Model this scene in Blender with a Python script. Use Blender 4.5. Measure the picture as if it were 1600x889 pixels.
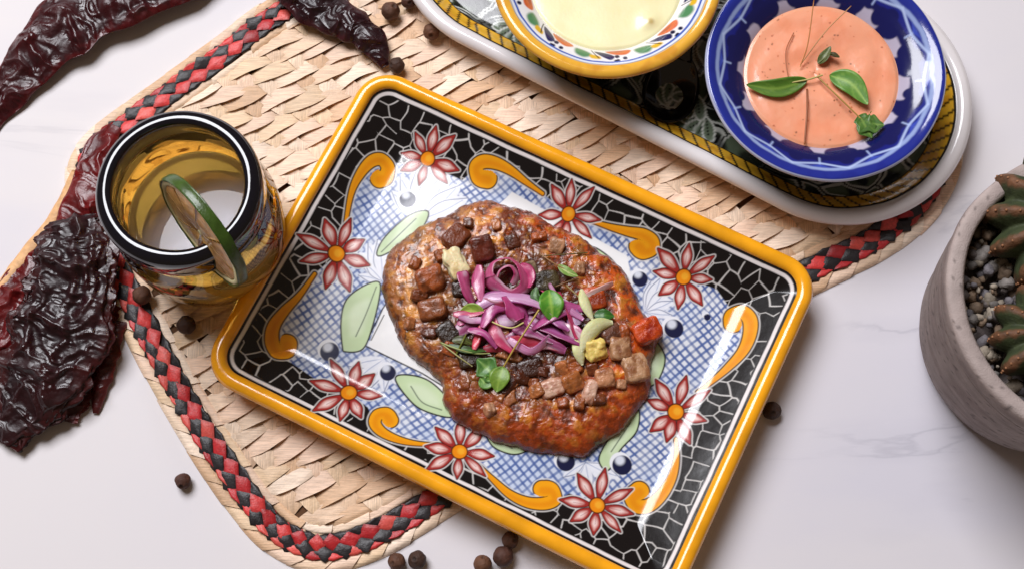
import bpy, math, numpy as np
from mathutils import Vector, Matrix

for o in list(bpy.data.objects):
    bpy.data.objects.remove(o)
sc = bpy.context.scene
COL = sc.collection
CM = 0.01                                   # everything below is written in centimetres

# ------------------------------------------------------------------ camera
FOC, TILT, DIST = 2100.0, math.radians(16.0), 70.0
CAM = np.array([0.0, -DIST * math.sin(TILT), DIST * math.cos(TILT)])
cd = bpy.data.cameras.new('camera')
cam = bpy.data.objects.new('camera', cd)
COL.objects.link(cam)
cd.sensor_width = 36.0
cd.lens = 36.0 * FOC / 1600.0
cd.clip_start, cd.clip_end = 0.02, 20.0
cam.location = CAM * CM
cam.rotation_euler = (TILT, 0, 0)
sc.camera = cam

# ------------------------------------------------------------------ light
w = bpy.data.worlds.new('World')
sc.world = w
w.use_nodes = True
bg = w.node_tree.nodes['Background']
bg.inputs[0].default_value = (1.0, 0.72, 0.50, 1)      # warm light bounced about the room
bg.inputs[1].default_value = 0.11
ld = bpy.data.lights.new('window_light', 'AREA')
ld.shape = 'RECTANGLE'
ld.size, ld.size_y = 1.36, 1.2
ld.energy = 72.0
ld.color = (0.955, 0.955, 1.0)
lo = bpy.data.objects.new('window_light', ld)
COL.objects.link(lo)
lo.location = (-0.74, 1.13, 1.94)
lo.rotation_euler = (Vector((0, 0, 0)) - Vector(lo.location)).to_track_quat('-Z', 'Y').to_euler()
sc.view_settings.view_transform = 'Standard'
sc.view_settings.look = 'None'
sc.view_settings.exposure = 0.0
sc.view_settings.gamma = 1.0
sc.cycles.use_denoising = True
sc.cycles.max_bounces = 12
sc.cycles.transparent_max_bounces = 12
sc.cycles.blur_glossy = 0.6

# ------------------------------------------------------------------ numbers and noise
rng = np.random.default_rng(11)

def at(x, y, z=0.0):
    """table position (cm) of a reading taken on the photograph, for a point z cm above the table"""
    d = np.array([(x - 800) / FOC, -(y - 444.5) / FOC, -1.0])
    c, s = math.cos(TILT), math.sin(TILT)
    v = np.array([d[0], c * d[1] - s * d[2], s * d[1] + c * d[2]])
    return CAM + (z - CAM[2]) / v[2] * v

def lin(r, g, b):
    c = np.array([r, g, b], float) / 255.0
    return np.where(c <= 0.04045, c / 12.92, ((c + 0.055) / 1.055) ** 2.4)

_perm = np.random.default_rng(3).permutation(512)
_perm = np.concatenate([_perm, _perm])
_grad = np.random.default_rng(4).normal(size=(512, 3))
_grad /= np.linalg.norm(_grad, axis=1)[:, None]

def perlin(p):
    p = np.asarray(p, float)
    i = np.floor(p).astype(int)
    f = p - i
    u = f * f * f * (f * (f * 6 - 15) + 10)
    i &= 255
    out = 0
    for dx in (0, 1):
        wx = u[:, 0] if dx else 1 - u[:, 0]
        for dy in (0, 1):
            wy = u[:, 1] if dy else 1 - u[:, 1]
            for dz in (0, 1):
                wz = u[:, 2] if dz else 1 - u[:, 2]
                h = _perm[_perm[_perm[i[:, 0] + dx] + i[:, 1] + dy] + i[:, 2] + dz]
                g = _grad[h]
                n = g[:, 0] * (f[:, 0] - dx) + g[:, 1] * (f[:, 1] - dy) + g[:, 2] * (f[:, 2] - dz)
                out = out + wx * wy * wz * n
    return out * 1.5

def fbm(p, freq, octs=4, gain=0.5, seed=0.0):
    p = np.asarray(p, float) * freq + seed * 7.31 + 50
    a, out = 1.0, 0
    for k in range(octs):
        out = out + a * perlin(p)
        p = p * 2.03 + 11.7
        a *= gain
    return out

def ridged(p, freq, octs=4, gain=0.5, seed=0.0):
    p = np.asarray(p, float) * freq + seed * 5.17 + 70
    a, out = 1.0, 0
    for k in range(octs):
        out = out + a * (1 - 2 * np.abs(perlin(p)))
        p = p * 2.1 + 3.3
        a *= gain
    return out

def P3(x, y, z=0.0):
    x, y = np.broadcast_arrays(np.asarray(x, float), np.asarray(y, float))
    return np.stack([x, y, np.broadcast_to(z, x.shape)], -1).reshape(-1, 3)

def sstep(a, b, x):
    t = np.clip((np.asarray(x, float) - a) / (b - a), 0, 1)
    return t * t * (3 - 2 * t)

def spline(pts, n=40, closed=False):
    """smooth curve through the points"""
    p = np.array(pts, float)
    m = len(p)
    if closed:
        q = np.vstack([p[-1], p, p[0], p[1]])
        segs = m
    else:
        q = np.vstack([2 * p[0] - p[1], p, 2 * p[-1] - p[-2]])
        segs = m - 1
    t = np.linspace(0, segs, n, endpoint=not closed)
    i = np.minimum(t.astype(int), segs - 1)
    f = (t - i)[:, None]
    a, b, c, d = q[i], q[i + 1], q[i + 2], q[i + 3]
    return 0.5 * (2 * b + (c - a) * f + (2 * a - 5 * b + 4 * c - d) * f ** 2 + (3 * b - a - 3 * c + d) * f ** 3)

def seg_dist(U, V, pts, closed=False):
    """distance from points to a polyline, and the place along it (in vertices)"""
    p = np.array(pts, float)
    if closed:
        p = np.vstack([p, p[0]])
    best = np.full(U.shape, 1e9)
    where = np.zeros(U.shape)
    for k in range(len(p) - 1):
        ax, ay = p[k]
        dx, dy = p[k + 1] - p[k]
        L = dx * dx + dy * dy + 1e-12
        t = np.clip(((U - ax) * dx + (V - ay) * dy) / L, 0, 1)
        d = (U - ax - t * dx) ** 2 + (V - ay - t * dy) ** 2
        m = d < best
        best = np.where(m, d, best)
        where = np.where(m, k + t, where)
    return np.sqrt(best), where

def inside(U, V, pts):
    p = np.array(pts, float)
    res = np.zeros(U.shape, bool)
    j = len(p) - 1
    for i in range(len(p)):
        xi, yi = p[i]
        xj, yj = p[j]
        c = ((yi > V) != (yj > V)) & (U < (xj - xi) * (V - yi) / (yj - yi + 1e-12) + xi)
        res ^= c
        j = i
    return res

class Paint:
    """hand painting: colours brushed on to the points of a surface"""
    def __init__(s, U, V, base):
        s.U, s.V = np.asarray(U, float).ravel(), np.asarray(V, float).ravel()
        s.c = np.empty((len(s.U), 3))
        s.c[:] = base
    def _near(s, p, pad):
        lo, hi = p.min(0) - pad, p.max(0) + pad
        return np.nonzero((s.U > lo[0]) & (s.U < hi[0]) & (s.V > lo[1]) & (s.V < hi[1]))[0]
    def mix(s, idx, a, col):
        a = np.clip(a, 0, 1)[:, None]
        s.c[idx] = s.c[idx] * (1 - a) + np.asarray(col) * a
    def fill(s, pts, col, soft=0.03, alpha=1.0, grow=0.0):
        p = np.array(pts, float)
        i = s._near(p, grow + soft + 0.05)
        if not len(i):
            return
        d, _ = seg_dist(s.U[i], s.V[i], p, True)
        d = np.where(inside(s.U[i], s.V[i], p), -d, d) - grow
        s.mix(i, alpha * (1 - sstep(-soft, soft, d)), col)
    def line(s, pts, wid, col, soft=0.025, alpha=1.0):
        p = np.array(pts, float)
        wv = np.broadcast_to(np.asarray(wid, float), (len(p),))
        i = s._near(p, wv.max() + 0.06)
        if not len(i):
            return
        d, k = seg_dist(s.U[i], s.V[i], p)
        ww = np.interp(k, np.arange(len(p)), wv) / 2
        s.mix(i, alpha * (1 - sstep(-soft, soft, d - ww)), col)
    def dot(s, c, r, col, soft=0.03, alpha=1.0):
        i = s._near(np.array([c], float), r + 0.1)
        if len(i):
            d = np.hypot(s.U[i] - c[0], s.V[i] - c[1]) - r
            s.mix(i, alpha * (1 - sstep(-soft, soft, d)), col)

# ------------------------------------------------------------------ meshes and things
ORG = {}

def empty(name, loc):
    o = bpy.data.objects.new(name, None)
    o.empty_display_size = 0.01
    COL.objects.link(o)
    o.location = np.array(loc) * CM
    ORG[o.name] = np.array(loc, float)
    return o

def tag(o, label=None, cat=None, group=None, kind=None):
    if label: o['label'] = label
    if cat: o['category'] = cat
    if group: o['group'] = group
    if kind: o['kind'] = kind
    return o

def thing(name, label, cat, loc, group=None):
    return tag(empty(name, loc), label, cat, group)

def mesh(name, V, F, mat, parent=None, org=None, col=None, smooth=True):
    """V in cm, in the scene; F an (n,4) or (n,3) array or a list of faces"""
    V = np.asarray(V, float)
    me = bpy.data.meshes.new(name)
    o = bpy.data.objects.new(name, me)
    COL.objects.link(o)
    if parent is not None:
        base = ORG[parent.name]
        o.parent = parent
    else:
        base = np.array(org if org is not None else (0, 0, 0), float)
        o.location = base * CM
    ORG[o.name] = base
    L = (V - base) * CM
    if isinstance(F, np.ndarray):
        n, k = F.shape
        me.vertices.add(len(L))
        me.vertices.foreach_set('co', L.astype(np.float32).ravel())
        me.loops.add(n * k)
        me.loops.foreach_set('vertex_index', F.astype(np.int32).ravel())
        me.polygons.add(n)
        me.polygons.foreach_set('loop_start', np.arange(0, n * k, k, dtype=np.int32))
        me.polygons.foreach_set('loop_total', np.full(n, k, dtype=np.int32))
        me.update(calc_edges=True)
    else:
        me.from_pydata(L.tolist(), [], F)
    me.polygons.foreach_set('use_smooth', np.full(len(me.polygons), smooth))
    if col is not None:
        ca = me.color_attributes.new('Col', 'FLOAT_COLOR', 'POINT')
        c = np.ones((len(L), 4), np.float32)
        c[:, :3] = np.clip(col, 0, 1)
        ca.data.foreach_set('color', c.ravel())
    me.materials.append(mat)
    me.validate()
    me.update()
    return o

def quads(nu, nv, wrap_u=False, wrap_v=False, off=0):
    """faces of a grid whose vertex (i,j) is i*nv+j"""
    I = np.arange(nu if wrap_u else nu - 1)
    J = np.arange(nv if wrap_v else nv - 1)
    i, j = np.meshgrid(I, J, indexing='ij')
    i2, j2 = (i + 1) % nu, (j + 1) % nv
    return np.stack([i * nv + j, i2 * nv + j, i2 * nv + j2, i * nv + j2], -1).reshape(-1, 4) + off

def lathe(name, prof, c, mat, parent, n=96, paint=None, wob=0.0, closed=False, seed=0, capz=None):
    """turn a profile [(r,z)...] about the upright through c"""
    p = np.array(prof, float)
    th = np.linspace(0, 2 * math.pi, n, endpoint=False)
    R, T = np.meshgrid(p[:, 0], th)
    Z = np.broadcast_to(p[:, 1], R.shape)
    X, Y = R * np.cos(T), R * np.sin(T)
    if wob:
        q = P3(X * 0.35, Y * 0.35, 0) + np.stack([0 * Z, 0 * Z, Z * 0.35], -1).reshape(-1, 3)
        k = 1 + wob * fbm(q, 1.0, 2, seed=seed).reshape(R.shape) / np.maximum(R, 1.5)
        X, Y = X * k, Y * k
    V = np.stack([c[0] + X, c[1] + Y, c[2] + Z], -1).reshape(-1, 3)
    colr = paint(X.ravel(), Y.ravel(), R.ravel(), Z.ravel(), T.ravel()) if paint else None
    return mesh(name, V, quads(n, len(p), True, closed), mat, parent, col=colr)

def frames(P, up, roll=None):
    P = np.asarray(P, float)
    T = np.gradient(P, axis=0)
    T /= np.linalg.norm(T, axis=1)[:, None] + 1e-9
    up = np.broadcast_to(np.asarray(up, float), P.shape)
    S = np.cross(T, up)
    S /= np.linalg.norm(S, axis=1)[:, None] + 1e-9
    N = np.cross(S, T)
    if roll is not None:
        r = np.broadcast_to(roll, (len(P),))[:, None]
        S, N = S * np.cos(r) + N * np.sin(r), N * np.cos(r) - S * np.sin(r)
    return T, S, N

def ribbon_geo(P, wid, thick, curl=0.0, up=(0, 0, 1), roll=None, m=7, edge=0.35):
    """a strip with a thickness; returns vertices, faces and the (along, across, top) of each vertex"""
    P = np.asarray(P, float)
    n = len(P)
    T, S, N = frames(P, up, roll)
    wid = np.broadcast_to(np.asarray(wid, float), (n,))
    t = np.linspace(-1, 1, m)
    loop_t = np.concatenate([t, t[::-1]])
    side = np.concatenate([np.ones(m), -np.ones(m)])
    th = thick / 2 * np.maximum(1 - np.abs(loop_t) ** 3 * (1 - edge), 0.0)
    V = (P[:, None] + S[:, None] * (loop_t[None, :, None] * wid[:, None, None] / 2)
         + N[:, None] * ((curl * (1 - loop_t ** 2))[None, :, None] * wid[:, None, None] / 2
                         + (side * th)[None, :, None] * np.minimum(1, wid / (thick * 2) + .15)[:, None, None]))
    F = quads(n, 2 * m, False, True).tolist()
    F.append(list(range(2 * m))[::-1])
    F.append([(n - 1) * 2 * m + k for k in range(2 * m)])
    s = np.repeat(np.linspace(0, 1, n), 2 * m)
    return V.reshape(-1, 3), F, s, np.tile(loop_t, n), np.tile(side, n)

def tube_geo(P, rad, seg=8):
    P = np.asarray(P, float)
    n = len(P)
    T, S, N = frames(P, (0.13, 0.21, 1))
    rad = np.broadcast_to(np.asarray(rad, float), (n,))
    a = np.linspace(0, 2 * math.pi, seg, endpoint=False)
    V = P[:, None] + rad[:, None, None] * (S[:, None] * np.cos(a)[None, :, None] + N[:, None] * np.sin(a)[None, :, None])
    F = quads(n, seg, False, True).tolist()
    F.append(list(range(seg))[::-1])
    F.append([(n - 1) * seg + k for k in range(seg)])
    return V.reshape(-1, 3), F

def blob_geo(size, p=2.0, nu=20, nv=14, amp=0.0, freq=1.0, seed=0, rot=None):
    """a closed lump: a rounded box (p above 2) or a ball, roughened by noise"""
    th = np.linspace(0, 2 * math.pi, nu, endpoint=False)
    ph = np.linspace(0.02, math.pi - 0.02, nv)
    T, H = np.meshgrid(th, ph, indexing='ij')
    d = np.stack([np.sin(H) * np.cos(T), np.sin(H) * np.sin(T), np.cos(H)], -1).reshape(-1, 3)
    r = (np.abs(d) ** p).sum(1) ** (-1 / p)
    V = d * r[:, None]
    if amp:
        V = V * (1 + amp * fbm(V, freq, 3, seed=seed))[:, None]
    V = V * np.asarray(size) / 2
    if rot is not None:
        V = V @ np.array(rot).T
    F = quads(nu, nv, True, False).tolist()
    F.append([i * nv for i in range(nu)][::-1])
    F.append([i * nv + nv - 1 for i in range(nu)])
    return V, F

def eul(a, b, c):
    from mathutils import Euler
    return np.array(Euler((a, b, c)).to_matrix())

# ------------------------------------------------------------------ materials
def pbr(name, color=(0.8, 0.8, 0.8), rough=0.4, spec=0.5, vcol=False, coat=0.0, bump=None, vary=None,
        sss=0.0, metal=0.0, trans=0.0, ior=1.5, sss_col=None, rvary=None, fold=False):
    m = bpy.data.materials.new(name)
    m.use_nodes = True
    nt = m.node_tree
    b = nt.nodes['Principled BSDF']
    b.inputs['Roughness'].default_value = rough
    b.inputs['Specular IOR Level'].default_value = spec
    b.inputs['Coat Weight'].default_value = coat
    b.inputs['Coat Roughness'].default_value = 0.05
    b.inputs['Metallic'].default_value = metal
    b.inputs['Transmission Weight'].default_value = trans
    b.inputs['IOR'].default_value = ior
    tc = nt.nodes.new('ShaderNodeTexCoord')
    if vcol:
        a = nt.nodes.new('ShaderNodeVertexColor')
        a.layer_name = 'Col'
        out = a.outputs['Color']
    else:
        a = nt.nodes.new('ShaderNodeRGB')
        a.outputs[0].default_value = (*color, 1)
        out = a.outputs[0]
    if vary:                                  # (frequency per cm, amount, stretch) : uneven colour
        nz = nt.nodes.new('ShaderNodeTexNoise')
        nz.inputs['Scale'].default_value = vary[0] / CM
        nz.inputs['Detail'].default_value = 4
        src = tc.outputs['Object']
        if len(vary) > 2:
            mp = nt.nodes.new('ShaderNodeMapping')
            mp.inputs['Rotation'].default_value = (0, 0, vary[3])
            mp.inputs['Scale'].default_value = vary[2]
            nt.links.new(src, mp.inputs['Vector'])
            src = mp.outputs['Vector']
        nt.links.new(src, nz.inputs['Vector'])
        mr = nt.nodes.new('ShaderNodeMapRange')
        mr.inputs['From Min'].default_value = 0.3
        mr.inputs['From Max'].default_value = 0.7
        mr.inputs['To Min'].default_value = 1 - vary[1]
        mr.inputs['To Max'].default_value = 1 + vary[1]
        nt.links.new(nz.outputs['Fac'], mr.inputs['Value'])
        mx = nt.nodes.new('ShaderNodeVectorMath')
        mx.operation = 'SCALE'
        nt.links.new(out, mx.inputs[0])
        nt.links.new(mr.outputs['Result'], mx.inputs['Scale'])
        out = mx.outputs['Vector']
    nt.links.new(out, b.inputs['Base Color'])
    if rvary:
        nr = nt.nodes.new('ShaderNodeTexNoise')
        nr.inputs['Scale'].default_value = rvary[0] / CM
        nt.links.new(tc.outputs['Object'], nr.inputs['Vector'])
        m2 = nt.nodes.new('ShaderNodeMapRange')
        m2.inputs['From Min'].default_value = 0.35
        m2.inputs['From Max'].default_value = 0.65
        m2.inputs['To Min'].default_value = rvary[1]
        m2.inputs['To Max'].default_value = rvary[2]
        nt.links.new(nr.outputs['Fac'], m2.inputs['Value'])
        nt.links.new(m2.outputs['Result'], b.inputs['Roughness'])
    if sss:
        b.inputs['Subsurface Weight'].default_value = sss
        b.inputs['Subsurface Radius'].default_value = sss_col or (0.004, 0.002, 0.001)
        b.inputs['Subsurface Scale'].default_value = 1.0
    if bump:                                  # list of (frequency per cm, height in cm)
        prev = None
        for fr, hgt in bump:
            nz = nt.nodes.new('ShaderNodeTexNoise')
            nz.inputs['Scale'].default_value = fr / CM
            nz.inputs['Detail'].default_value = 5
            if fold:
                nz.noise_type = 'RIDGED_MULTIFRACTAL'
                nz.inputs['Detail'].default_value = 3
                nz.inputs['Roughness'].default_value = 0.42
            nt.links.new(tc.outputs['Object'], nz.inputs['Vector'])
            bp = nt.nodes.new('ShaderNodeBump')
            bp.inputs['Distance'].default_value = hgt * CM
            bp.inputs['Strength'].default_value = 1.0
            nt.links.new(nz.outputs['Fac'], bp.inputs['Height'])
            if prev:
                nt.links.new(prev, bp.inputs['Normal'])
            prev = bp.outputs['Normal']
        nt.links.new(prev, b.inputs['Normal'])
    return m

# ================================================================== the marble table top
def marble():
    m = bpy.data.materials.new('marble')
    m.use_nodes = True
    nt = m.node_tree
    N, Lk = nt.nodes, nt.links
    b = N['Principled BSDF']
    tc = N.new('ShaderNodeTexCoord')
    mp = N.new('ShaderNodeMapping')
    mp.inputs['Rotation'].default_value = (0, 0, math.radians(-22))
    mp.inputs['Location'].default_value = (0.31, 0.12, 0)
    mp.inputs['Scale'].default_value = (0.55, 1.5, 1)
    Lk.new(tc.outputs['Object'], mp.inputs['Vector'])
    def noise(scale, det, dist, src):
        n = N.new('ShaderNodeTexNoise')
        n.inputs['Scale'].default_value = scale
        n.inputs['Detail'].default_value = det
        n.inputs['Distortion'].default_value = dist
        Lk.new(src, n.inputs['Vector'])
        return n.outputs['Fac']
    def rng_(v, a, bb, c, d):
        r = N.new('ShaderNodeMapRange')
        for k, x in zip(('From Min', 'From Max', 'To Min', 'To Max'), (a, bb, c, d)):
            r.inputs[k].default_value = x
        Lk.new(v, r.inputs['Value'])
        return r.outputs['Result']
    def math_(op, x, y):
        q = N.new('ShaderNodeMath')
        q.operation = op
        for k, v in enumerate((x, y)):
            if isinstance(v, (int, float)):
                q.inputs[k].default_value = v
            else:
                Lk.new(v, q.inputs[k])
        return q.outputs[0]
    v1 = noise(5.5, 6, 1.1, mp.outputs['Vector'])
    vein = rng_(math_('ABSOLUTE', math_('SUBTRACT', v1, 0.5), 0), 0.0, 0.011, 1.0, 0.0)
    gate = rng_(noise(7.0, 3, 0.2, tc.outputs['Object']), 0.56, 0.68, 0.0, 1.0)
    vein = math_('MULTIPLY', vein, gate)
    cloud = rng_(noise(4.0, 5, 0.8, mp.outputs['Vector']), 0.35, 0.7, 0.0, 1.0)
    soft = math_('MULTIPLY', rng_(math_('ABSOLUTE', math_('SUBTRACT', v1, 0.5), 0), 0.0, 0.06, 1.0, 0.0), gate)
    r = N.new('ShaderNodeMix'); r.data_type = 'RGBA'
    r.inputs[6].default_value = (*lin(227, 222, 222), 1)
    r.inputs[7].default_value = (*lin(215, 212, 221), 1)
    Lk.new(cloud, r.inputs[0])
    r1 = N.new('ShaderNodeMix'); r1.data_type = 'RGBA'
    Lk.new(math_('MULTIPLY', soft, 0.15), r1.inputs[0])
    Lk.new(r.outputs[2], r1.inputs[6])
    r1.inputs[7].default_value = (*lin(178, 176, 190), 1)
    r2 = N.new('ShaderNodeMix'); r2.data_type = 'RGBA'
    Lk.new(math_('MULTIPLY', vein, 0.20), r2.inputs[0])
    Lk.new(r1.outputs[2], r2.inputs[6])
    r2.inputs[7].default_value = (*lin(120, 120, 135), 1)
    Lk.new(r2.outputs[2], b.inputs['Base Color'])
    b.inputs['Roughness'].default_value = 0.6
    b.inputs['Specular IOR Level'].default_value = 0.3
    return m

def slab(x0, x1, y0, y1, z0, z1, r):
    ring = []
    for (cx, cy, a0) in ((x1 - r, y1 - r, 0), (x0 + r, y1 - r, 90), (x0 + r, y0 + r, 180), (x1 - r, y0 + r, 270)):
        for k in range(7):
            a = math.radians(a0 + 15 * k)
            ring.append((cx + r * math.cos(a), cy + r * math.sin(a)))
    n = len(ring)
    V, F = [], []
    for dz, ins in ((z0, 0), (z1 - .2, 0), (z1, .2)):
        for x, y in ring:
            mx, my = (x0 + x1) / 2, (y0 + y1) / 2
            V.append((x - ins * np.sign(x - mx), y - ins * np.sign(y - my), dz))
    F += quads(3, n, False, True).tolist()
    F.append(list(range(n))[::-1])
    F.append([2 * n + k for k in range(n)])
    return np.array(V), F
V, F = slab(-75, 75, -55, 65, -3, 0, 2)
tag(mesh('marble_tabletop', V, F, marble(), org=(0, 0, -3), smooth=False), kind='structure')

# ================================================================== woven palm placemat
mat_px = [(450, -22), (320, 68), (208, 148), (134, 206), (102, 258), (108, 325), (140, 410), (180, 500), (232, 603), (292, 705),
          (352, 795), (410, 860), (476, 892), (545, 890), (620, 860), (720, 800), (900, 690), (1090, 572), (1268, 463),
          (1385, 405), (1455, 350), (1497, 285), (1506, 215), (1480, 110), (1400, 0), (1250, -110), (1000, -190), (730, -150)]
outline = spline([at(x, y, 0.2)[:2] for x, y in mat_px], 900, True)
seg = np.linalg.norm(np.roll(outline, -1, 0) - outline, axis=1)
arc = np.concatenate([[0], np.cumsum(seg)])
PERIM = arc[-1]
def on_outline(s, inset):
    """point on the mat's edge at arc length s, moved inwards"""
    s = np.asarray(s, float) % PERIM
    k = np.concatenate([np.arange(900), [0]])
    x = np.interp(s, arc, outline[k][:, 0])
    y = np.interp(s, arc, outline[k][:, 1])
    s2, s1 = (s + 0.6) % PERIM, (s - 0.6) % PERIM
    tx = np.interp(s2, arc, outline[k][:, 0]) - np.interp(s1, arc, outline[k][:, 0])
    ty = np.interp(s2, arc, outline[k][:, 1]) - np.interp(s1, arc, outline[k][:, 1])
    L = np.hypot(tx, ty)
    return np.stack([x - ty / L * inset * ORIENT, y + tx / L * inset * ORIENT], -1)
area = 0.5 * np.sum(outline[:, 0] * np.roll(outline[:, 1], -1) - np.roll(outline[:, 0], -1) * outline[:, 1])
ORIENT = 1.0 if area > 0 else -1.0

placemat = thing('placemat', 'oval woven palm placemat with red and black braided border under the plate', 'placemat', (0, 0, 0))
M_back = pbr('palm_backing', lin(96, 62, 36), 0.9)  # dark colour adds shade to the gaps between the strands
M_palm = pbr('palm_leaf', vcol=True, rough=0.5, spec=0.35, vary=(2.0, 0.24, (.6, 13, 1), math.radians(-28)), bump=[(9, 0.025)])
M_palmx = pbr('palm_leaf_cross', vcol=True, rough=0.5, spec=0.35, vary=(2.0, 0.24, (13, .6, 1), math.radians(-28)), bump=[(9, 0.025)])
M_dyed = pbr('dyed_palm', vcol=True, rough=0.42, spec=0.45, vary=(8, 0.16), bump=[(12, 0.02)])

ring = on_outline(np.linspace(0, PERIM, 240, endpoint=False), 0.35)
nb = len(ring)
V = np.vstack([np.c_[ring, np.full(nb, 0.01)], np.c_[ring, np.full(nb, 0.10)]])
F = quads(2, nb, False, True).tolist() + [list(range(nb))[::-1], [nb + k for k in range(nb)]]
mesh('backing', V, F, M_back, placemat, smooth=False)

PL_C, PL_A, PL_W, PL_H, PL_R = np.array([0.10, -2.54]), math.radians(-26.4), 25.9, 18.65, 1.9
TR_C, TR_A, TR_L, TR_R = np.array([17.25, 9.75]), math.radians(180 - 29.4), 19.0, 7.05

def rr_inset(u, v, W=PL_W, H=PL_H, r=PL_R):
    qx, qy = np.abs(u) - (W / 2 - r), np.abs(v) - (H / 2 - r)
    return r - (np.hypot(np.maximum(qx, 0), np.maximum(qy, 0)) + np.minimum(np.maximum(qx, qy), 0))
def to_plate(p):
    d = np.asarray(p)[..., :2] - PL_C
    c, s = math.cos(PL_A), math.sin(PL_A)
    return d[..., 0] * c + d[..., 1] * s, -d[..., 0] * s + d[..., 1] * c
def tray_ab(p):
    d = np.asarray(p)[..., :2] - TR_C
    c, s = math.cos(TR_A), math.sin(TR_A)
    return d[..., 0] * c + d[..., 1] * s, -d[..., 0] * s + d[..., 1] * c
def stadium_inset(a, b):
    return TR_R - np.hypot(a - np.clip(a, 0, TR_L), b)
def view_px(p):
    v = np.asarray(p, float) - CAM
    c, s = math.cos(TILT), math.sin(TILT)
    return 800 + FOC * v[0] / (s * v[1] - c * v[2]), 444.5 - FOC * (c * v[1] + s * v[2]) / (s * v[1] - c * v[2])
def uncovered(p):
    """how plainly the photograph shows this bit of the mat (negative: hidden or out of the picture)"""
    x, y = view_px(p)
    u, v = to_plate(p)
    a, b = tray_ab(p)
    return min(min(x + 10, 1610 - x, y + 10, 899 - y) / 30.0, -rr_inset(u, v) + 0.6, -stadium_inset(a, b) + 0.9)

pieces = []          # (visibility, name, V, F, colour, material)
def piece(name, V, F, c, m):
    pieces.append((uncovered(V.mean(0)), name, V, F, c, m))

GX, GY = np.linspace(-45, 45, 301), np.linspace(-35, 50, 301)
_gx, _gy = np.meshgrid(GX, GY, indexing='ij')
_gd, _ = seg_dist(_gx.ravel(), _gy.ravel(), outline[::6], True)
_gd = np.where(inside(_gx.ravel(), _gy.ravel(), outline[::6]), _gd, -_gd).reshape(301, 301)
def inset_of(xy):
    """how far inside the mat's edge"""
    fx = np.clip((xy[:, 0] + 45) / 90 * 300, 0, 299.99)
    fy = np.clip((xy[:, 1] + 35) / 85 * 300, 0, 299.99)
    i, j = fx.astype(int), fy.astype(int)
    a, b = fx - i, fy - j
    return (_gd[i, j] * (1 - a) * (1 - b) + _gd[i + 1, j] * a * (1 - b) + _gd[i, j + 1] * (1 - a) * b + _gd[i + 1, j + 1] * a * b)

# the floats of the weave: long leaves over, short ones crossing between them
AD = math.radians(28)
A_dir, A_per = np.array([math.cos(AD), math.sin(AD)]), np.array([-math.sin(AD), math.cos(AD)])
X_dir = np.array([math.cos(AD + math.radians(112)), math.sin(AD + math.radians(112))])
PITCH, STEP = 0.76, 0.76
palm_cols = [lin(238, 211, 184), lin(230, 198, 168), lin(244, 221, 198), lin(218, 180, 144), lin(236, 204, 178), lin(226, 196, 162)]
def leaf_float(c, d, length, width, z0, hump, tilt, colr, m, name, nu=13, nv=7):
    p = np.array([-d[1], d[0]])
    s = np.linspace(-1, 1, nu)
    t = np.linspace(-1, 1, nv)
    S, T = np.meshgrid(s, t, indexing='ij')
    ph = rng.uniform(0, 9)
    wloc = width / 2 * (1 - 0.22 * np.abs(S) ** 4.0) * (1 + 0.10 * np.sin(S * 2.3 + ph))
    skew = 0.09 * rng.normal() * S * S + rng.normal(0, .05)
    XY = c + (S * length / 2)[..., None] * d + (T * wloc + skew * width)[..., None] * p
    Z = z0 + hump * (1 - np.abs(S) ** 2.6) + tilt * T * (0.6 + 0.4 * (1 - S * S)) * -1
    cr = fbm(P3(S * 1.1 + ph * 7, T * 2.0 + ph), 1.3, 2).reshape(S.shape)
    fold = rng.uniform(-0.7, 0.7)
    Z = Z + 0.065 * cr - 0.09 * np.maximum(0, 0.45 - np.abs(T - fold + 0.5 * S)) * rng.uniform(0.2, 1.4)
    V = np.concatenate([XY, Z[..., None]], -1).reshape(-1, 3)
    ins = inset_of(V[:, :2])
    V[:, 2] = np.where(ins < 2.3, np.minimum(V[:, 2], 0.17), V[:, 2])
    V = V[:]
    if ins.min() < 0.9:
        pull = np.clip(0.9 - ins, 0, 3)[:, None]
        cen = V[np.argmax(ins), :2]
        dirn = cen - V[:, :2]
        L = np.linalg.norm(dirn, axis=1)[:, None] + 1e-6
        V[:, :2] += dirn / L * np.minimum(pull * 1.1, L * 0.9)
    n = len(V)
    F = quads(nu, nv).tolist()
    shade = 1 + 0.05 * rng.normal()
    colv = np.repeat((colr * shade)[None], n, 0)
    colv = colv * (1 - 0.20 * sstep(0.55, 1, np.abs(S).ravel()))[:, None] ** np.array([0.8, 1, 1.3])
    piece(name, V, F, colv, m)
span = 40
for j in range(-span, span):
    off = (j * 1) % 4 + (j // 7)
    for i in range(-60, 60):
        base = A_per * (j * PITCH) + A_dir * (i * STEP - j * PITCH * 0.35)
        k = (i + off * (1 if (j // 4) % 2 == 0 else 1)) % 4
        if k == 0:
            c = base + A_dir * STEP * 1.0 + rng.normal(0, 0.05, 2)
            if inset_of(c[None])[0] > 1.9:
                leaf_float(c, A_dir + rng.normal(0, .075) * A_per, STEP * rng.uniform(3.5, 4.1), PITCH * rng.uniform(1.12, 1.42), 0.20, 0.15, rng.uniform(0.05, .11),
                           palm_cols[rng.integers(0, 6)], M_palm, 'palm_strand')
        if k == 3:
            c = base + rng.normal(0, 0.05, 2)
            if inset_of(c[None])[0] > 2.0:
                leaf_float(c, X_dir + rng.normal(0, .08, 2), PITCH * rng.uniform(1.9, 2.3), STEP * rng.uniform(0.9, 1.15), 0.19, 0.12, rng.uniform(-.05, .05),
                           palm_cols[rng.integers(0, 6)] * np.array([0.97, .95, .92]), M_palmx, 'palm_cross_strand', 9, 5)

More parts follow.
